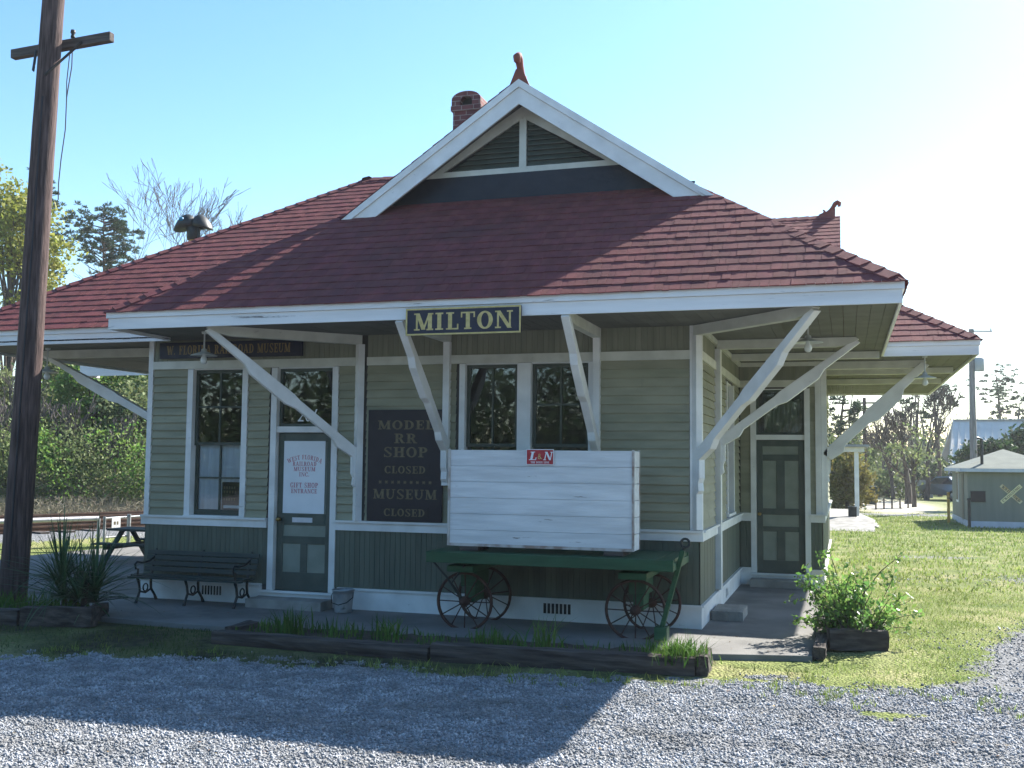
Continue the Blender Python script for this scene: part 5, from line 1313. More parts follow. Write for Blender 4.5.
gyy = refine(gyy, 16, 60, .35); gx = refine(gx, -40, -14, .4); gx = refine(gx, 7, 20, .3)
XX, YY = np.meshgrid(gx, gyy); ZZ = height(XX, YY); nx_, ny_ = len(gx), len(gyy)
V = np.column_stack([XX.ravel(), YY.ravel(), ZZ.ravel()])
i0 = (np.arange(ny_ - 1)[:, None] * nx_ + np.arange(nx_ - 1)[None]).ravel()
idx = np.column_stack([i0, i0 + 1, i0 + nx_ + 1, i0 + nx_]).ravel()

def ground_mat():
    m, nt, b, out = new_mat('lawn_and_gravel_ground'); N, L = nt.nodes, nt.links
    at_ = N.new('ShaderNodeAttribute'); at_.attribute_name = 'cover'
    sp = N.new('ShaderNodeSeparateColor'); L.new(at_.outputs['Color'], sp.inputs[0])
    geo = N.new('ShaderNodeNewGeometry')
    def noise(sc, det=6): n = N.new('ShaderNodeTexNoise'); n.inputs['Scale'].default_value = sc; n.inputs['Detail'].default_value = det; L.new(geo.outputs['Position'], n.inputs[0]); return n
    def ramp(src, *st):
        r = N.new('ShaderNodeValToRGB')
        while len(r.color_ramp.elements) < len(st): r.color_ramp.elements.new(.5)
        for e, (p, c) in zip(r.color_ramp.elements, st): e.position = p; e.color = c4(c)
        L.new(src, r.inputs[0]); return r
    n1 = noise(1.3, 8); gr = ramp(n1.outputs[0], (.3, (.11, .15, .04)), (.5, (.19, .22, .07)), (.68, (.29, .28, .13)))
    n1b = noise(30, 4); mgr = N.new('ShaderNodeMixRGB'); mgr.blend_type = 'OVERLAY'; mgr.inputs[0].default_value = .8; L.new(gr.outputs[0], mgr.inputs[1]); L.new(n1b.outputs[0], mgr.inputs[2])
    vo = N.new('ShaderNodeTexVoronoi'); vo.inputs['Scale'].default_value = 34; L.new(geo.outputs['Position'], vo.inputs[0])
    vr = ramp(vo.outputs['Color'], (.0, (.13, .135, .14)), (.5, (.24, .245, .25)), (1., (.40, .40, .41)))
    ds = N.new('ShaderNodeMapRange'); ds.inputs[1].default_value = .0; ds.inputs[2].default_value = .9; ds.inputs[3].default_value = 1.1; ds.inputs[4].default_value = .35; L.new(vo.outputs['Distance'], ds.inputs[0])
    gv_ = N.new('ShaderNodeMixRGB'); gv_.blend_type = 'MULTIPLY'; gv_.inputs[0].default_value = .6; L.new(vr.outputs[0], gv_.inputs[1]); L.new(ds.outputs[0], gv_.inputs[2])
    n3 = noise(.9, 9); sd = ramp(n3.outputs[0], (.3, (.52, .46, .36)), (.7, (.66, .6, .48)))
    n4 = noise(9, 5)
    ad = N.new('ShaderNodeMath'); ad.operation = 'MULTIPLY_ADD'; ad.inputs[1].default_value = 1.0; L.new(sp.outputs[0], ad.inputs[0])
    sb = N.new('ShaderNodeMath'); sb.operation = 'SUBTRACT'; sb.inputs[1].default_value = .5; L.new(n4.outputs[0], sb.inputs[0]); L.new(sb.outputs[0], ad.inputs[2])
    mr = N.new('ShaderNodeMapRange'); mr.inputs[1].default_value = .42; mr.inputs[2].default_value = .58; L.new(ad.outputs[0], mr.inputs[0])
    m1 = N.new('ShaderNodeMixRGB'); L.new(mr.outputs[0], m1.inputs[0]); L.new(mgr.outputs[0], m1.inputs[1]); L.new(gv_.outputs[0], m1.inputs[2])
    iv2 = N.new('ShaderNodeMath'); iv2.operation = 'SUBTRACT'; iv2.inputs[0].default_value = 1; L.new(mr.outputs[0], iv2.inputs[1])
    sm_ = N.new('ShaderNodeMath'); sm_.operation = 'MULTIPLY'; L.new(sp.outputs[2], sm_.inputs[0]); L.new(iv2.outputs[0], sm_.inputs[1])
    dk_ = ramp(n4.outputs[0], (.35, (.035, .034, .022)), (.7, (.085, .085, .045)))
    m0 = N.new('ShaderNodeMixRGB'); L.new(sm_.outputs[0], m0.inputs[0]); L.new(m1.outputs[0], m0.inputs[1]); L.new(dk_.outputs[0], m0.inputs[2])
    m2 = N.new('ShaderNodeMixRGB'); L.new(sp.outputs[1], m2.inputs[0]); L.new(m0.outputs[0], m2.inputs[1]); L.new(sd.outputs[0], m2.inputs[2])
    L.new(m2.outputs[0], b.inputs['Base Color']); b.inputs['Roughness'].default_value = .95; b.inputs['Specular IOR Level'].default_value = .15
    bp = N.new('ShaderNodeBump'); bp.inputs['Strength'].default_value = 1.0; bp.inputs['Distance'].default_value = .03
    iv = N.new('ShaderNodeMath'); iv.operation = 'SUBTRACT'; iv.inputs[0].default_value = 1; L.new(vo.outputs['Distance'], iv.inputs[1]); L.new(iv.outputs[0], bp.inputs['Height']); L.new(bp.outputs[0], b.inputs['Normal'])
    return m
me = np_mesh('ground', V, 4, idx, ground_mat(), True)
cov = np.zeros((len(V), 4), np.float32); cov[:, 0] = gravel_mask(V[:, 0], V[:, 1]); cov[:, 1] = sand_mask(V[:, 0], V[:, 1]); cov[:, 3] = 1
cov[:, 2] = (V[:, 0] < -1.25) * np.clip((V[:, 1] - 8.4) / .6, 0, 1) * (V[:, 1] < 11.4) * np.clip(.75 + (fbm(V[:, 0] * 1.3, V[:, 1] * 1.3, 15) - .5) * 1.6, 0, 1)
ca = me.color_attributes.new('cover', 'FLOAT_COLOR', 'POINT'); ca.data.foreach_set('color', cov.ravel())
structure(obj_of('ground', me))

# paved platform round the station
def slab(name, poly, z0, z1, mt='concrete'):
    m = MB(); m.prism([(x, y, z0) for x, y in poly], (0, 0, z1 - z0)); return structure(m.build(name, mt, bevel=.008))
slab('pavement', [(-12.6, 11.3), (-8.5, 10.85), (-6.4, 10.72), (-1.62, 10.95), (-.34, 11.28), (-.34, 17.0), (-.34, 25.5), (-14.5, 25.5), (-15.4, 16.5)], -.25, 0)

# crushed stone in the lot: individual stones, thinning towards the lawn
def stones(n, bx, by, smin, smax, name, label, extra=None):
    x = rng.uniform(*bx, n); y = rng.uniform(*by, n)
    keep = gravel_mask(x, y) + (rng.uniform(0, 1, n) - .5) * .9 > .55
    if extra: keep |= rng.uniform(0, 1, n) < extra(x, y)
    keep &= ~((y > 9.6) & (x < -1.1)) & ~((x < .45) & (y > 10.9)); x, y = x[keep], y[keep]; n = len(x)
    s = (smin + (smax - smin) * rng.uniform(0, 1, n) ** 2)
    base = np.array([[1, 0, 0], [-1, 0, 0], [0, 1, 0], [0, -1, 0], [0, 0, 1], [0, 0, -1], ], float)
    f = np.array([[0, 2, 4], [2, 1, 4], [1, 3, 4], [3, 0, 4], [2, 0, 5], [1, 2, 5], [3, 1, 5], [0, 3, 5]])
    v = base[None] * (rng.uniform(.6, 1.25, (n, 6, 1))) + rng.normal(0, .22, (n, 6, 3))
    v[:, :, 2] *= .72
    q = rng.normal(size=(n, 4)); q /= np.linalg.norm(q, axis=1)[:, None]; w_, a_, b_, c_ = q.T
    R_ = np.empty((n, 3, 3))
    R_[:, 0] = np.column_stack([1 - 2 * (b_ * b_ + c_ * c_), 2 * (a_ * b_ - w_ * c_), 2 * (a_ * c_ + w_ * b_)])
    R_[:, 1] = np.column_stack([2 * (a_ * b_ + w_ * c_), 1 - 2 * (a_ * a_ + c_ * c_), 2 * (b_ * c_ - w_ * a_)])
    R_[:, 2] = np.column_stack([2 * (a_ * c_ - w_ * b_), 2 * (b_ * c_ + w_ * a_), 1 - 2 * (a_ * a_ + b_ * b_)])
    v = np.einsum('nij,nkj->nki', R_, v) * s[:, None, None]
    v += np.column_stack([x, y, height(x, y) + s * .25])[:, None, :]
    idx = (np.arange(n)[:, None, None] * 6 + f[None]).ravel()
    o = obj_of(name, np_mesh(name, v.reshape(-1, 3), 3, idx, 'stone')); return tag(o, label, 'gravel', kind='stuff')
stones(125000, (-9.5, 4.5), (5.6, 10.3), .007, .018, 'gravel', 'grey crushed stone covering the parking lot in front')
stones(46000, (-1, 7.5), (9.6, 22), .008, .02, 'gravel', 'loose grey stones scattered through the right lawn', lambda x, y: np.clip((x - .2) / 1.5, 0, 1) * np.clip((15 - y) / 5, 0, 1) * np.clip((fbm(x * .9, y * .7, 25) - .36) * 4, 0, 1) * .85)
stones(9000, (-24, -15.5), (13, 30), .03, .06, 'gravel', 'grey railway ballast under the tracks')

# lawn blades: density falls with distance
def lawn(n, bx, by, h0, h1, wid, label, mt='grass'):
    x = rng.uniform(*bx, n); y = rng.uniform(*by, n)
    keep = (gravel_mask(x, y) + (rng.uniform(0, 1, n) - .5) * .5 < .5) & (sand_mask(x, y) < .3) & (fbm(x * 2.2, y * 2.2, 60) + rng.uniform(-.3, .3, n) > .36)
    keep &= ~((x > -15.5) & (x < -.36) & (y > 10.75)) & ~((x > -6.5) & (x < -1.1) & (y > 9.6)) & ~((x < -8.1) & (y > 10.1) & (y < 11.5) & (x > -12)) & ~((x > -.4) & (x < .45) & (y > 11.2) & (y < 14.8))
    x, y = x[keep], y[keep]
    return blades('grass', np.column_stack([x, y]), height(x, y) - .004, rng.uniform(h0, h1, len(x)), wid, mt, label, 'grass', lean=.8)
lawn(60000, (-.4, 6.5), (9.5, 18), .014, .05, .004, 'short yellowish grass of the lawn right of the station')
lawn(45000, (-.4, 12), (18, 46), .03, .09, .012, 'far lawn between station and shed')
lawn(17000, (-11, -.3), (8.4, 10.75), .015, .055, .004, 'thin grass strip between gravel and tie planters', 'darkgrass')
lawn(14000, (-22, -12), (12, 30), .03, .10, .010, 'green strip between pavement and railway')

n = 2600
lx = rng.uniform(-11, 5, n); ly = rng.uniform(5.8, 15.5, n)
kp = (fbm(lx * .9, ly * .9, 77) + rng.uniform(-.2, .2, n) > .52) & ~((ly > 12.3) & (lx < -1.5)) & ~((lx > -1.6) & (ly > 13) & (ly < 17.5) & (lx < -.4) & (rng.uniform(0, 1, n) > .2)) & ~((lx > -2) & (ly > 16))
lx, ly = lx[kp], ly[kp]
lz = np.where((lx < -.36) & (lx > -12) & (ly > 11.0), .004, height(lx, ly) + .016)
lv_ = leaf_mesh('leaf_litter', np.column_stack([lx, ly, lz]), .022, 'litter', aspect=.45)
cz = np.empty(len(lv_.vertices) * 3, np.float32); lv_.vertices.foreach_get('co', cz); cz = cz.reshape(-1, 4, 3); zc_ = lz[:, None]; cz[:, :, 2] = zc_ + np.abs(cz[:, :, 2] - zc_) * .35; lv_.vertices.foreach_set('co', cz.ravel())
tag(obj_of('leaf_litter', lv_), 'dry brown leaves scattered over gravel, grass and pavement', 'leaves', kind='stuff')
n = 420; wx = rng.uniform(-9, 3, n); wy = np.interp(wx, [-9, -6.2, -1.3, .9, 3], [8.7, 9.2, 9.62, 9.75, 9.9]) + rng.normal(0, .22, n)
kp = fbm(wx * 1.7, wy * 1.7, 91) > .5; wx, wy = wx[kp], wy[kp]; cl = np.repeat(np.column_stack([wx, wy]), 7, 0) + rng.normal(0, .022, (len(wx) * 7, 2))
kp = ~((cl[:, 0] > -6.6) & (cl[:, 0] < -1.1) & (cl[:, 1] > 9.76)); cl = cl[kp]
blades('weeds', cl, height(cl[:, 0], cl[:, 1]), rng.uniform(.02, .075, len(cl)), .004, 'grass', 'ragged weeds along the edge between gravel and grass', 'weeds', lean=.9)

# ================================================================== POLES AND WIRES
ut = thing('utility_pole', 'tall weathered wooden utility pole with a crossarm at the left', 'utility pole', (-10.5, 11.4, GZ))
m = MB(); pb = Vector((-10.52, 11.4, GZ - .1)); pt = Vector((-10.24, 11.4, 9.3))
N_ = 26; n = 16; V = []; F = []
for i in range(N_ + 1):
    u = i / N_; c = pb + (pt - pb) * u + Vector((.012 * math.sin(u * 7), 0, 0)); R_ = .178 - .040 * u
    for k in range(n):
        t = 2 * math.pi * k / n; r_ = R_ * (1 + .03 * math.sin(3 * t + 2) + .02 * math.sin(7 * t + u * 3) + rr.uniform(-.012, .012)); V.append(c + Vector((r_ * math.cos(t), r_ * math.sin(t), 0)))
for i in range(N_):
    for k in range(n): F.append([i * n + k, i * n + (k + 1) % n, (i + 1) * n + (k + 1) % n, (i + 1) * n + k])
F.append([N_ * n + k for k in range(n)]); m.add(V, F, 0, True)
m.build('shaft', 'pole', ut)
m = MB(); A0 = wp(13, 55, 11.66); A1 = wp(112, 37, 11.66); m.beam(A0, A1, .10, .13, up=(0, 0, 1)); ao = m.build('crossarm', 'arm', ut, bevel=.01)
pc = wp(48, 49, 11.55); dA = (A1 - A0).normalized()
m = MB(); m.beam(A0 + (A1 - A0) * .28 + Vector((0, -.07, -.03)), Vector((-10.44, 11.26, pc.z - .42)), .012, .035, up=(0, 1, 0)); m.beam(A0 + (A1 - A0) * .74 + Vector((0, -.07, -.03)), Vector((-10.24, 11.26, pc.z - .50)), .012, .035, up=(0, 1, 0)); m.build('arm_brace', 'iron', ut)
m = MB(); q = A0 + (A1 - A0) * .61; m.tube([q + Vector((0, 0, .05)), q + Vector((0, 0, .2))], .012, 6); m.lathe([(.0, .2), (.03, .2), (.036, .16), (.02, .14), (.03, .11), (.03, .09), (0, .09)], q, 12); m.build('insulator_pin', 'iron', ut)
m = MB(); m.tube([(-10.26, 11.255, 6.8), (-10.30, 11.25, 5.2), (-10.37, 11.24, 3.2), (-10.44, 11.225, .5)], .012, 6); m.build('ground_wire', 'wire', ut)
m = MB(); q2 = wp(57, 200, 11.7)
P0 = q + Vector((0, 0, -.02)); pts = [P0]
for u in (.12, .3, .5, .7, .88, 1): pts.append(P0 + (q2 - P0) * u + Vector((.02 * math.sin(u * 14), 0, -.10 * math.sin(u * math.pi))))
m.tube(pts, .008, 5); m.tube([P0 + Vector((-.05, .02, 0)), P0 + Vector((-.09, .02, -.5)), pts[2]], .007, 5)
tag(m.build('hanging_cable', 'wire'), 'loose cable hanging down from the utility pole crossarm', 'cable')

x, y = at(972, 46); u2 = thing('utility_pole', 'grey utility pole with a transformer behind the shed', 'utility pole', (x, y, GZ))
zt = zat(972, 329, 46); m = MB(); m.tube([(x, y, GZ - .1), (x, y, zt * .5), (x + .02, y, zt)], [.16, .14, .11], 12); m.build('shaft', 'greypole', u2)
zz = zat(979, 365, 46); m = MB(); m.lathe([(.0, -.3), (.17, -.3), (.2, -.27), (.2, .25), (.17, .3), (0, .32)], (x + .31, y - .05, zz), 16); m.box(x + .1, x + .2, y - .03, y + .03, zz - .2, zz - .14); m.box(x + .1, x + .2, y - .03, y + .03, zz + .1, zz + .16); m.build('transformer', 'transf', u2)
m = MB(); m.beam((x, y - .1, zt - .1), (x + .85, y - .1, zt - .13), .05, .06); m.lathe([(.0, .12), (.03, .1), (.03, .02), (0, 0)], (x + .8, y - .1, zt - .1), 8); m.build('arm', 'greypole', u2)
x3, y3 = at(864, 60); u3 = thing('utility_pole', 'distant dark utility pole beyond the loading dock', 'utility pole', (x3, y3, GZ)); zt3 = zat(864, 398, 60)
m = MB(); m.tube([(x3, y3, GZ), (x3, y3, zt3)], [.13, .1], 8); m.build('shaft', 'pole', u3); m = MB(); m.beam((x3 - .6, y3, zt3 - .3), (x3 + .6, y3, zt3 - .3), .08, .1); m.build('crossarm', 'arm', u3)
m = MB()
for z0_, z1_ in ((zt - .1, zt3 - .25), (zt - 1.9, zt3 - 1.2)):
    a = Vector((x + .1, y, z0_)); b = Vector((x3, y3, z1_)); m.tube([a + (b - a) * (i / 10) - Vector((0, 0, .45 * math.sin(math.pi * i / 10))) for i in range(11)], .012, 4)
tag(m.build('power_line', 'wire'), 'thin power lines running between the two far poles', 'wire')

# ================================================================== RAILWAY SIDE
for k, off in enumerate((0.0, -3.4)):
    t = thing('railway_track', ('near railway track behind the pipe railing', 'far railway track along the foot of the bank')[k], 'railway track', (-19.4, 22, .1), 'railway tracks')
    d = Vector((.358, .934, 0)); s_ = Vector((.934, -.358, 0)); o = Vector((-18.0, 22.0, 0)) + s_ * off
    for g_ in (-.72, .72):
        m = MB(); c = o + s_ * g_
        for (w, z0_, z1_) in ((.065, .29, .33), (.02, .225, .291), (.12, .20, .226)): m.hexa([c - d * 26 - s_ * w / 2 + Vector((0, 0, z0_)), c - d * 26 + s_ * w / 2 + Vector((0, 0, z0_)), c + d * 36 + s_ * w / 2 + Vector((0, 0, z0_)), c + d * 36 - s_ * w / 2 + Vector((0, 0, z0_))], [c - d * 26 - s_ * w / 2 + Vector((0, 0, z1_)), c - d * 26 + s_ * w / 2 + Vector((0, 0, z1_)), c + d * 36 + s_ * w / 2 + Vector((0, 0, z1_)), c + d * 36 - s_ * w / 2 + Vector((0, 0, z1_))])
        m.build('rail', 'steel', t)
    m = MB()
    for i in range(100):
        c = o + d * (-26 + i * .62); m.hexa([c - s_ * 1.25 - d * .11 + Vector((0, 0, .06)), c + s_ * 1.25 - d * .11 + Vector((0, 0, .06)), c + s_ * 1.25 + d * .11 + Vector((0, 0, .06)), c - s_ * 1.25 + d * .11 + Vector((0, 0, .06))],
                                          [c - s_ * 1.25 - d * .11 + Vector((0, 0, .215)), c + s_ * 1.25 - d * .11 + Vector((0, 0, .215)), c + s_ * 1.25 + d * .11 + Vector((0, 0, .215)), c - s_ * 1.25 + d * .11 + Vector((0, 0, .215))])
    so = m.build('sleepers', 'sleeper', t)
rl = thing('pipe_railing', 'white pipe railing between the pavement and the railway', 'railing', (-15, 15, GZ))
pts = []
for px, D in ((-120, 20.4), (-40, 21.2), (30, 22.2), (104, 23.3)):
    xx, yy_ = at(px, D); pts.append(Vector((xx, yy_, .60)))
m = MB(); m.tube(pts, .05, 10); m.build('top_pipe', 'pipe', rl)
for q in (pts[0], pts[1], pts[3]):
    m = MB(); m.tube([(q.x, q.y, GZ - .05), (q.x, q.y, .595)], .035, 8); m.build('post', 'galv', rl)
xx, yy_ = at(134, 23.8); q3 = Vector((xx, yy_, .61)); gate = thing('pipe_gate', 'small grey pipe gate at the end of the white railing', 'gate', (xx, yy_, GZ))
m = MB(); q4 = pts[3] + Vector((.14, .02, 0)); m.tube([q4 + Vector((0, 0, -.62)), q4 + Vector((0, 0, .04))], .03, 8); m.tube([q3 + Vector((0, 0, -.64)), q3 + Vector((0, 0, .06))], .045, 8); m.tube([q4, q3], .025, 8); m.tube([q4 + Vector((0, 0, -.42)), q3 + Vector((0, 0, -.42))], .02, 8)
e_ = Vector((-14.2, 18.4, .76)); 
m.tube([q3, q3 + (q3 - q4)], .025, 8); m.build('frame', 'galv', gate)
nq = q4 + (q3 - q4) * .42; nt_ = thing('railing_notice', 'small white notice hung on the grey pipe gate', 'sign', (nq.x, nq.y, .4))
dd = (q3 - q4).normalized(); dn = Vector((dd.y, -dd.x, 0))
m = MB(); o_ = nq + dn * .04
def notice_fr(a, b, z): return o_ + dd * a + dn * b + Vector((0, 0, z))
m.fbox(notice_fr, -.11, .11, 0, .006, -.24, 0); m.build('plate', 'paper', nt_)
m = MB(); m.fbox(notice_fr, -.06, -.01, .0065, .0072, -.15, -.08); m.fbox(notice_fr, .015, .055, .0065, .0072, -.15, -.08); m.build('marks', 'tan', nt_)

pk = thing('picnic_table', 'dark picnic table with attached benches left of the station corner', 'picnic table', (-12.62, 17.2, 0))
cx_, cy_ = -12.62, 17.2
m = MB()
for i in range(5): m.box(cx_ - .8, cx_ + .8, cy_ - .34 + i * .138, cy_ - .34 + i * .138 + .126, .55, .59)
m.build('tabletop', 'picnic', pk)
for sg in (-1, 1):
    m = MB(); m.box(cx_ - .8, cx_ + .8, cy_ + sg * .62 - .12, cy_ + sg * .62 + .12, .31, .345); m.build('seat', 'picnic', pk)
for xx_ in (cx_ - .6, cx_ + .6):
    for sg in (-1, 1):
        m = MB(); m.beam((xx_, cy_ + sg * .62, 0.01), (xx_, cy_ + sg * .14, .545), .045, .09, up=(1, 0, 0)); m.build('leg', 'picnic', pk)
    m = MB(); m.box(xx_ + .025, xx_ + .06, cy_ - .72, cy_ + .72, .22, .31); m.build('crossbar', 'picnic', pk)

D_ = 24.0; sx_, sy_ = at(189, D_)
sg_ = thing('crossing_signal', 'black rounded railway lamp hoods on an ochre mast behind the roof', 'signal', (sx_, sy_, GZ))
zc = zat(189, 225, D_); k_ = D_ / 1048
m = MB(); m.tube([(sx_ - .02, sy_, GZ), (sx_ - .02, sy_, zc - .1)], [.10, .095], 14); m.build('mast', 'ambermast', sg_)
m = MB(); m.lathe([(.0, -.26), (.12, -.26), (.15, -.2), (.15, .05), (.1, .14), (0, .16)], (sx_ - .02, sy_, zc - .05), 16); m.beam((sx_ - .2, sy_, zc), (sx_ + .22, sy_ + .06, zc), .09, .12); m.tube([(sx_ + .12, sy_ - .02, zc - .05), (sx_ + .16, sy_ - .02, zc - .32)], .045, 10); m.build('junction_box', 'iron', sg_)
for sgn, rx_, rz_ in ((-1, .27, .30), (1, .24, .29)):
    m = MB(); c = Vector((sx_ + sgn * .17, sy_ + .03 * sgn, zc + .0)); V = []; F = []; nu, nv = 9, 18
    for i in range(nu):
        a_ = math.radians(90 * i / (nu - 1))
        for k in range(nv):
            t = 2 * math.pi * k / nv; V.append(c + Vector((rx_ * math.cos(a_) * math.cos(t) + sgn * .04 * (1 - math.sin(a_)), .25 * math.cos(a_) * math.sin(t), rz_ * math.sin(a_) - .10 * abs(math.cos(a_) * math.cos(t)) * (math.cos(t) * sgn > 0))))
    for i in range(nu - 1):
        for k in range(nv): F.append([i * nv + k, i * nv + (k + 1) % nv, (i + 1) * nv + (k + 1) % nv, (i + 1) * nv + k])
    F.append([k for k in range(nv)][::-1]); m.add(V, F, 0, True); hd = m.build('lamp_hood', 'iron', sg_)
    if sgn > 0: continue
    m = MB(); m.lathe([(0, -.27), (.04, -.265), (.05, -.24), (.05, -.1)], c + Vector((.0, 0, .14)), 14, axis='y'); m.build('lens', 'lens', hd)

# ================================================================== RIGHT BACKGROUND
shd = thing('garden_shed', 'low grey green shed with a pale hipped felt roof across the lawn', 'shed', (5.25, 39, GZ))
SX0, SX1, SY0, SY1, SZ = 3.80, 6.65, 37.04, 42.2, 1.83
Fs = frame_front(SY0); Fsl = frame_left(SX0)
m = MB(); m.box(SX0, SX1, SY0, SY1, .16, SZ)
for i in range(int((SX1 - SX0) / .2)): m.fbox(Fs, SX0 + .1 + i * .2, SX0 + .112 + i * .2, 0, .006, .16, SZ)
m.build('wall', 'shedwall', shd)
m = MB(); m.box(SX0 - .02, SX1 + .02, SY0 - .02, SY1 + .02, GZ - .1, .16); m.build('base', 'shedbase', shd)
m = MB(); e = .22; ap = ((SX0 + SX1) / 2 - .05, SY0 + 2.3, 2.52)
cs = [(SX0 - e, SY0 - e, SZ + .03), (SX1 + e, SY0 - e, SZ + .03), (SX1 + e, SY1 + e, SZ + .03), (SX0 - e, SY1 + e, SZ + .03)]
for i in range(4): m.poly([cs[i], cs[(i + 1) % 4], ap])
m.build('roof', 'shedroof', shd)
m = MB()
m.box(SX0 - e, SX1 + e, SY0 - e - .02, SY0 - e, SZ - .08, SZ + .025); m.box(SX0 - e - .02, SX0 - e, SY0 - e, SY1 + e, SZ - .08, SZ + .025); m.box(SX1 + e, SX1 + e + .02, SY0 - e, SY1 + e, SZ - .08, SZ + .025)
m.box(SX0 - e, SX1 + e, SY0 - e, SY1 + e, SZ + .002, SZ + .02); m.build('fascia', 'shedbase', shd)
m = MB(); q = wp(982, 463, 37.4); m.tube([(q.x, 37.4, q.z - .1), (q.x, 37.4, q.z + .78), (q.x - .14, 37.4, q.z + .82)], .05, 8); m.build('vent_pipe', 'iron', shd)
for (y0_, y1_, z0_, z1_, nm_) in ((39.9, 40.5, .75, 1.7, 'window'), (38.2, 38.7, .2, 1.65, 'door')):
    m = MB(); fr_ = lambda a, b, z: Vector((SX0 - b, a, z)); m.fbox(fr_, y0_ - .08, y1_ + .08, 0, .02, z0_ - .08, z1_ + .08, 0); m.fbox(fr_, y0_, y1_, .0202, .026, z0_, z1_, 1); m.build(nm_, ['shedwall' if nm_ == 'door' else 'paper', 'iron'], shd)
cb = thing('crossbuck_sign', 'weathered RAILROAD CROSSING crossbuck fixed to the shed wall', 'sign', (5.05, 37, 1.07)); q = wp(1011, 494, SY0)
for i, (s, ang) in enumerate((('CROSSING', 43), ('RAILROAD', -43))):
    a_ = math.radians(ang); dx_, dz_ = math.cos(a_), math.sin(a_)
    fr_ = (lambda dx_, dz_, i: lambda a, b, z: Vector((q.x + a * dx_ - z * dz_, SY0 - .02 - b, q.z + a * dz_ + z * dx_)))(dx_, dz_, i)
    m = MB(); m.fbox(fr_, -.40, .40, .013 * (1 - i), .012 + .013 * (1 - i), -.062, .062, 0); text(m, s, fr_, 0, -.036, .072, .0125 + .013 * (1 - i), 1, width=.70)
    m.build('blade', ['cratepale' if i == 0 else 'crossworn', 'iron'], cb)
q = wp(978, 496.5, SY0); nb_ = thing('notice_board', 'small dark notice board on the shed wall left of the crossbuck', 'sign', (q.x, SY0, q.z)); m = MB(); m.fbox(Fs, q.x - .22, q.x + .22, .01, .035, q.z - .16, q.z + .16); m.build('board', 'maroon', nb_, bevel=.01)
m = MB(); m.fbox(Fs, q.x - .235, q.x + .235, .006, .02, q.z + .161, q.z + .18); m.fbox(Fs, q.x - .235, q.x + .235, .006, .02, q.z - .18, q.z - .161); m.build('frame', 'iron', nb_)
q = wp(969.5, 526, 36.7); st_ = thing('short_post', 'short dark pipe post at the corner of the shed', 'post', (q.x, q.y, GZ)); m = MB(); m.tube([(q.x, 36.7, GZ), (q.x, 36.7, .86)], .05, 8); m.build('shaft', 'iron', st_); m = MB(); m.lathe([(.0, .05), (.06, .04), (.065, -.02), (0, -.02)], (q.x, 36.7, .86), 10); m.build('cap', 'iron', st_)
q = at(946, 36.6); yp = thing('yellow_post', 'yellow wooden marker post standing on the lawn left of the shed', 'post', (q[0], q[1], GZ)); m = MB(); m.hexa([(q[0] - .045, q[1] - .045, GZ - .05), (q[0] + .045, q[1] - .045, GZ - .05), (q[0] + .045, q[1] + .045, GZ - .05), (q[0] - .045, q[1] + .045, GZ - .05)], [(q[0] - .042, q[1] - .042, 1.0), (q[0] + .042, q[1] - .042, 1.0), (q[0] + .042, q[1] + .042, 1.03), (q[0] - .042, q[1] + .042, 1.03)]); m.build('post', 'yellow', yp, bevel=.01); m = MB(); m.box(q[0] - .048, q[0] + .048, q[1] - .05, q[1] + .05, .80, .84); m.build('band', 'iron', yp)
# barn
bx0, by0 = at(952, 74); brn = thing('metal_barn', 'large barn with a steep grey standing seam metal roof behind the shed', 'barn', (bx0 + 7, by0 + 5, GZ))
zr_ = zat(958, 421, 78); ez = zat(948, 462, 73)
m = MB(); m.box(bx0 + .3, bx0 + 15, by0 + .4, by0 + 8, GZ - .1, ez); m.add([(bx0 + .31, by0 + .4, ez), (bx0 + .31, by0 + 8, ez), (bx0 + .31, by0 + 4.2, zr_ - .1)], [[0, 1, 2]]); m.build('wall', 'barn', brn)
m = MB()
xa, xb = bx0 - .1, bx0 + 15.3; n = 34
for sg in (0, 1):
    e0 = Vector((xa - .2, by0 if not sg else by0 + 8.4, ez - .15)); r0_ = Vector((xa + .55, by0 + 4.2, zr_)); e1 = Vector((xb, e0.y, e0.z)); r1_ = Vector((xb, r0_.y, r0_.z))
    m.prism([e0, e1, r1_, r0_], (0, 0, -.06))
    for i in range(n + 1):
        a = e0 + (e1 - e0) * (i / n); b = r0_ + (r1_ - r0_) * (i / n); m.beam(a + Vector((0, 0, .03)), b + Vector((0, 0, .03)), .05, .07)
m.build('roof', 'metalroof', brn)
m = MB(); m.beam((xa + .55, by0 + 4.2, zr_ + .05), (xb, by0 + 4.2, zr_ + .05), .3, .1); m.build('ridge_cap', 'fencegrey', brn)
# parked car
ox, oy = at(949, 60); car = thing('parked_car', 'silver blue car parked under the bare trees left of the shed', 'car', (ox, oy, GZ))
def carv(x, y, z): return (ox + x, oy + y, GZ + z)
prof = [(-2.0, .35), (-2.05, .62), (-1.9, .78), (-1.05, .90), (-.45, 1.32), (.75, 1.36), (1.45, .98), (1.95, .90), (2.05, .6), (2.0, .35)]
m = MB(); n = len(prof); V = []
for (yy, sc) in ((-.82, .0), (-.78, 1), (.78, 1), (.82, .0)):
    for (x_, z_) in prof: V.append(carv(x_ * (.985 if sc == 0 else 1), yy * (1 if z_ < .95 else .80), z_))
F = [[j * n + i, j * n + (i + 1) % n, (j + 1) * n + (i + 1) % n, (j + 1) * n + i] for j in range(3) for i in range(n)] + [list(range(n)), [3 * n + i for i in range(n)][::-1]]
m.add(V, F); m.build('body', 'carpaint', car, bevel=.04)
m = MB()
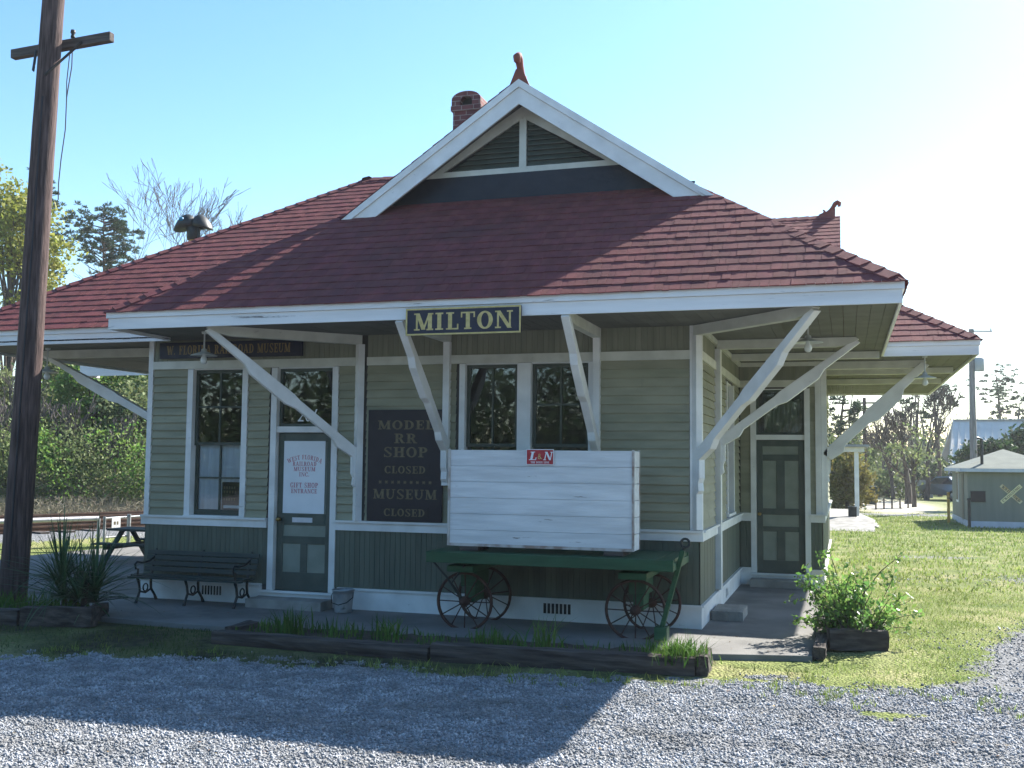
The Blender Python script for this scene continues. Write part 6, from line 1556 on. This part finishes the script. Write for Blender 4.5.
for sg in (-1, 1): m.poly([carv(-.95, sg * .83, .92), carv(1.3, sg * .83, .97), carv(.72, sg * .695, 1.29), carv(-.42, sg * .695, 1.26)])
m.build('window', 'carglass', car)
for x_ in (-1.3, 1.3):
    for sg in (-1, 1):
        m = MB(); c = carv(x_, sg * .78, .31); m.ring(c, .22, .09, 'y', 20, 8, 0); w_ = m.build('wheel', 'rubber', car); m = MB(); m.lathe([(0, -.05), (.16, -.04), (.17, .04), (0, .05)], c, 16, axis='y'); m.build('rim', 'galv', w_)
car.rotation_euler = (0, 0, math.radians(-62))
# bin
ox, oy = at(868, 52); bi = thing('wheeled_bin', 'dark green wheeled bin by the sandy clearing', 'bin', (ox, oy, GZ))
m = MB(); m.hexa([(ox - .25, oy - .25, .0), (ox + .25, oy - .25, .0), (ox + .25, oy + .25, 0), (ox - .25, oy + .25, 0)], [(ox - .33, oy - .33, .8), (ox + .33, oy - .33, .8), (ox + .33, oy + .33, .8), (ox - .33, oy + .33, .8)]); m.build('body', 'binplastic', bi, bevel=.03)
m = MB(); m.hexa([(ox - .36, oy - .36, .81), (ox + .36, oy - .36, .81), (ox + .36, oy + .36, .81), (ox - .36, oy + .36, .81)], [(ox - .3, oy - .3, .88), (ox + .3, oy - .3, .88), (ox + .3, oy + .3, .9), (ox - .3, oy + .3, .9)]); m.build('lid', 'binplastic', bi)
for sg in (-1, 1): m = MB(); m.ring((ox + sg * .22, oy + .3, .07), .07, .035, 'x', 14, 6); m.build('wheel', 'rubber', bi)
# rope stakes round the sand, low fence
for i, px in enumerate((874, 882, 890, 898, 906)):
    x_, y_ = at(px, 47 + .5 * i); s_ = thing('wooden_stake', 'small wooden stake in the row along the near edge of the sandy clearing', 'stake', (x_, y_, GZ), 'stakes along the sandy clearing')
    m = MB(); m.tube([(x_, y_, GZ - .05), (x_, y_, .42), (x_, y_, .45)], [.045, .04, .01], 6); m.build('shaft', 'bark', s_)
m = MB()
for i in range(4):
    a = Vector((*at(874 + 8 * i, 47 + .5 * i), .38)); b = Vector((*at(882 + 8 * i, 47.5 + .5 * i), .38)); m.tube([a + (b - a) * (k / 6) - Vector((0, 0, .08 * math.sin(math.pi * k / 6))) for k in range(7)], .012, 5)
tag(m.build('rope', 'wire'), 'sagging rope strung between the small stakes', 'rope')
x0_, y0_ = at(904, 66); x1_, y1_ = at(930, 64); fn = thing('board_fence', 'low grey board fence behind the sandy clearing', 'fence', (x0_, y0_, GZ)); dv = Vector((x1_ - x0_, y1_ - y0_, 0)); m = MB(); n = 14
for i in range(n): a = Vector((x0_, y0_, 0)) + dv * (i / n); b = Vector((x0_, y0_, 0)) + dv * ((i + .92) / n); m.beam(a + Vector((0, 0, .5 + rr.uniform(-.03, .03))), b + Vector((0, 0, .5)), .03, 1.05)
m.build('boards', 'fencegrey', fn)
for i in range(4): m = MB(); a = Vector((x0_, y0_ + .08, 0)) + dv * (i / 3); m.tube([(a.x, a.y, GZ), (a.x, a.y, 1.1)], .06, 6); m.build('post', 'bark', fn)
# loading dock with porch post
dk = thing('loading_dock', 'pale concrete loading dock with a ramp behind the station', 'loading dock', (-.2, 38, GZ))
m = MB(); m.box(-4.5, .32, 35.2, 42.0, GZ - .1, .26); m.build('deck', 'step', dk, bevel=.02)
m = MB(); m.prism([(-.9, 35.195, .25), (-.9, 33.2, GZ), (-.9, 35.195, GZ)], (1.75, 0, 0)); m.prism([(.325, 35.2, .25), (1.05, 35.2, GZ), (.325, 35.2, GZ)], (0, 5, 0)); m.build('ramp', 'step', dk)
ph = thing('dock_porch', 'slim white porch post and beam standing on the loading dock', 'porch', (.1, 36, .26)); q = wp(857, 500, 36.4)
m = MB(); m.box(q.x - .07, q.x + .07, 36.33, 36.47, .262, 2.36); m.build('post', 'white', ph, bevel=.01)
m = MB(); m.box(-4, q.x + .25, 36.25, 36.55, 2.362, 2.52); m.build('beam', 'white', ph); m = MB(); m.box(-4.2, q.x + .4, 36.1, 41.5, 2.525, 2.60); m.build('roof', 'fencegrey', ph)
for xx_ in (-3.5,): m = MB(); m.box(xx_ - .07, xx_ + .07, 36.33, 36.47, .262, 2.36); m.build('post', 'white', ph)
cbx = thing('dark_box', 'small dark box beside the porch post on the dock', 'box', (q.x - .2, 36.2, .26)); m = MB(); m.box(q.x - .28, q.x - .02, 35.9, 36.2, .262, .55); m.box(q.x - .295, q.x - .005, 35.88, 36.22, .551, .58); m.build('body', 'iron', cbx, bevel=.01)

# ================================================================== LIGHT, SKY, CAMERA
sd = Vector((.685, 1.115, 1.0)).normalized()
el = math.asin(sd.z); azs = math.atan2(sd.x, sd.y)
sl = bpy.data.lights.new('sun', 'SUN'); sl.energy = 5.0; sl.angle = math.radians(.53); sl.color = (1, .95, .87)
so_ = bpy.data.objects.new('sun', sl); COL.objects.link(so_); so_.location = sd * 60; so_.rotation_euler = sd.to_track_quat('Z', 'Y').to_euler()
wd = bpy.data.worlds.new('World'); scene.world = wd; wd.use_nodes = True
nt = wd.node_tree; bg = nt.nodes['Background']; sky = nt.nodes.new('ShaderNodeTexSky'); sky.sky_type = 'NISHITA'; sky.sun_disc = False
sky.sun_elevation = el; sky.sun_rotation = azs; sky.air_density = 1.0; sky.dust_density = .4; sky.ozone_density = 1.0; sky.altitude = 10
hs = nt.nodes.new('ShaderNodeHueSaturation'); hs.inputs['Saturation'].default_value = 1.26; hs.inputs['Hue'].default_value = .497; nt.links.new(sky.outputs[0], hs.inputs['Color']); nt.links.new(hs.outputs[0], bg.inputs[0]); bg.inputs[1].default_value = .094

cam = bpy.data.cameras.new('camera'); co = bpy.data.objects.new('camera', cam); COL.objects.link(co)
cam.sensor_width = 36; cam.lens = 1048 / 1024 * 36; cam.clip_end = 6000; cam.clip_start = .05
mw = Matrix((CR, CU, -CF)).transposed().to_4x4(); mw.translation = Vector((0, 0, 1.95)); co.matrix_world = mw
scene.camera = co
scene.view_settings.view_transform = 'Standard'; scene.view_settings.look = 'None'; scene.view_settings.gamma = 1; scene.view_settings.exposure = 1.62
scene.view_settings.use_curve_mapping = False
scene.cycles.max_bounces = 6; scene.cycles.diffuse_bounces = 3; scene.cycles.transparent_max_bounces = 8

hz_ = MB(); hz_.box(-260, 260, -60, 260, -1.6, 26); hm = bpy.data.materials.new('glare_haze'); hm.use_nodes = True; hn = hm.node_tree  # air volume added to imitate backlit glare over the distance
for n_ in list(hn.nodes): hn.nodes.remove(n_)
ho = hn.nodes.new('ShaderNodeOutputMaterial'); hv = hn.nodes.new('ShaderNodeVolumePrincipled'); hv.inputs['Density'].default_value = .00055; hv.inputs['Color'].default_value = (.86, .9, .95, 1); hv.inputs['Anisotropy'].default_value = .3
hn.links.new(hv.outputs[0], ho.inputs['Volume'])
hob = hz_.build('haze', hm); hob['kind'] = 'stuff'; hob['label'] = 'added haze volume standing in for backlit glare on the far trees'; hob['category'] = 'haze'
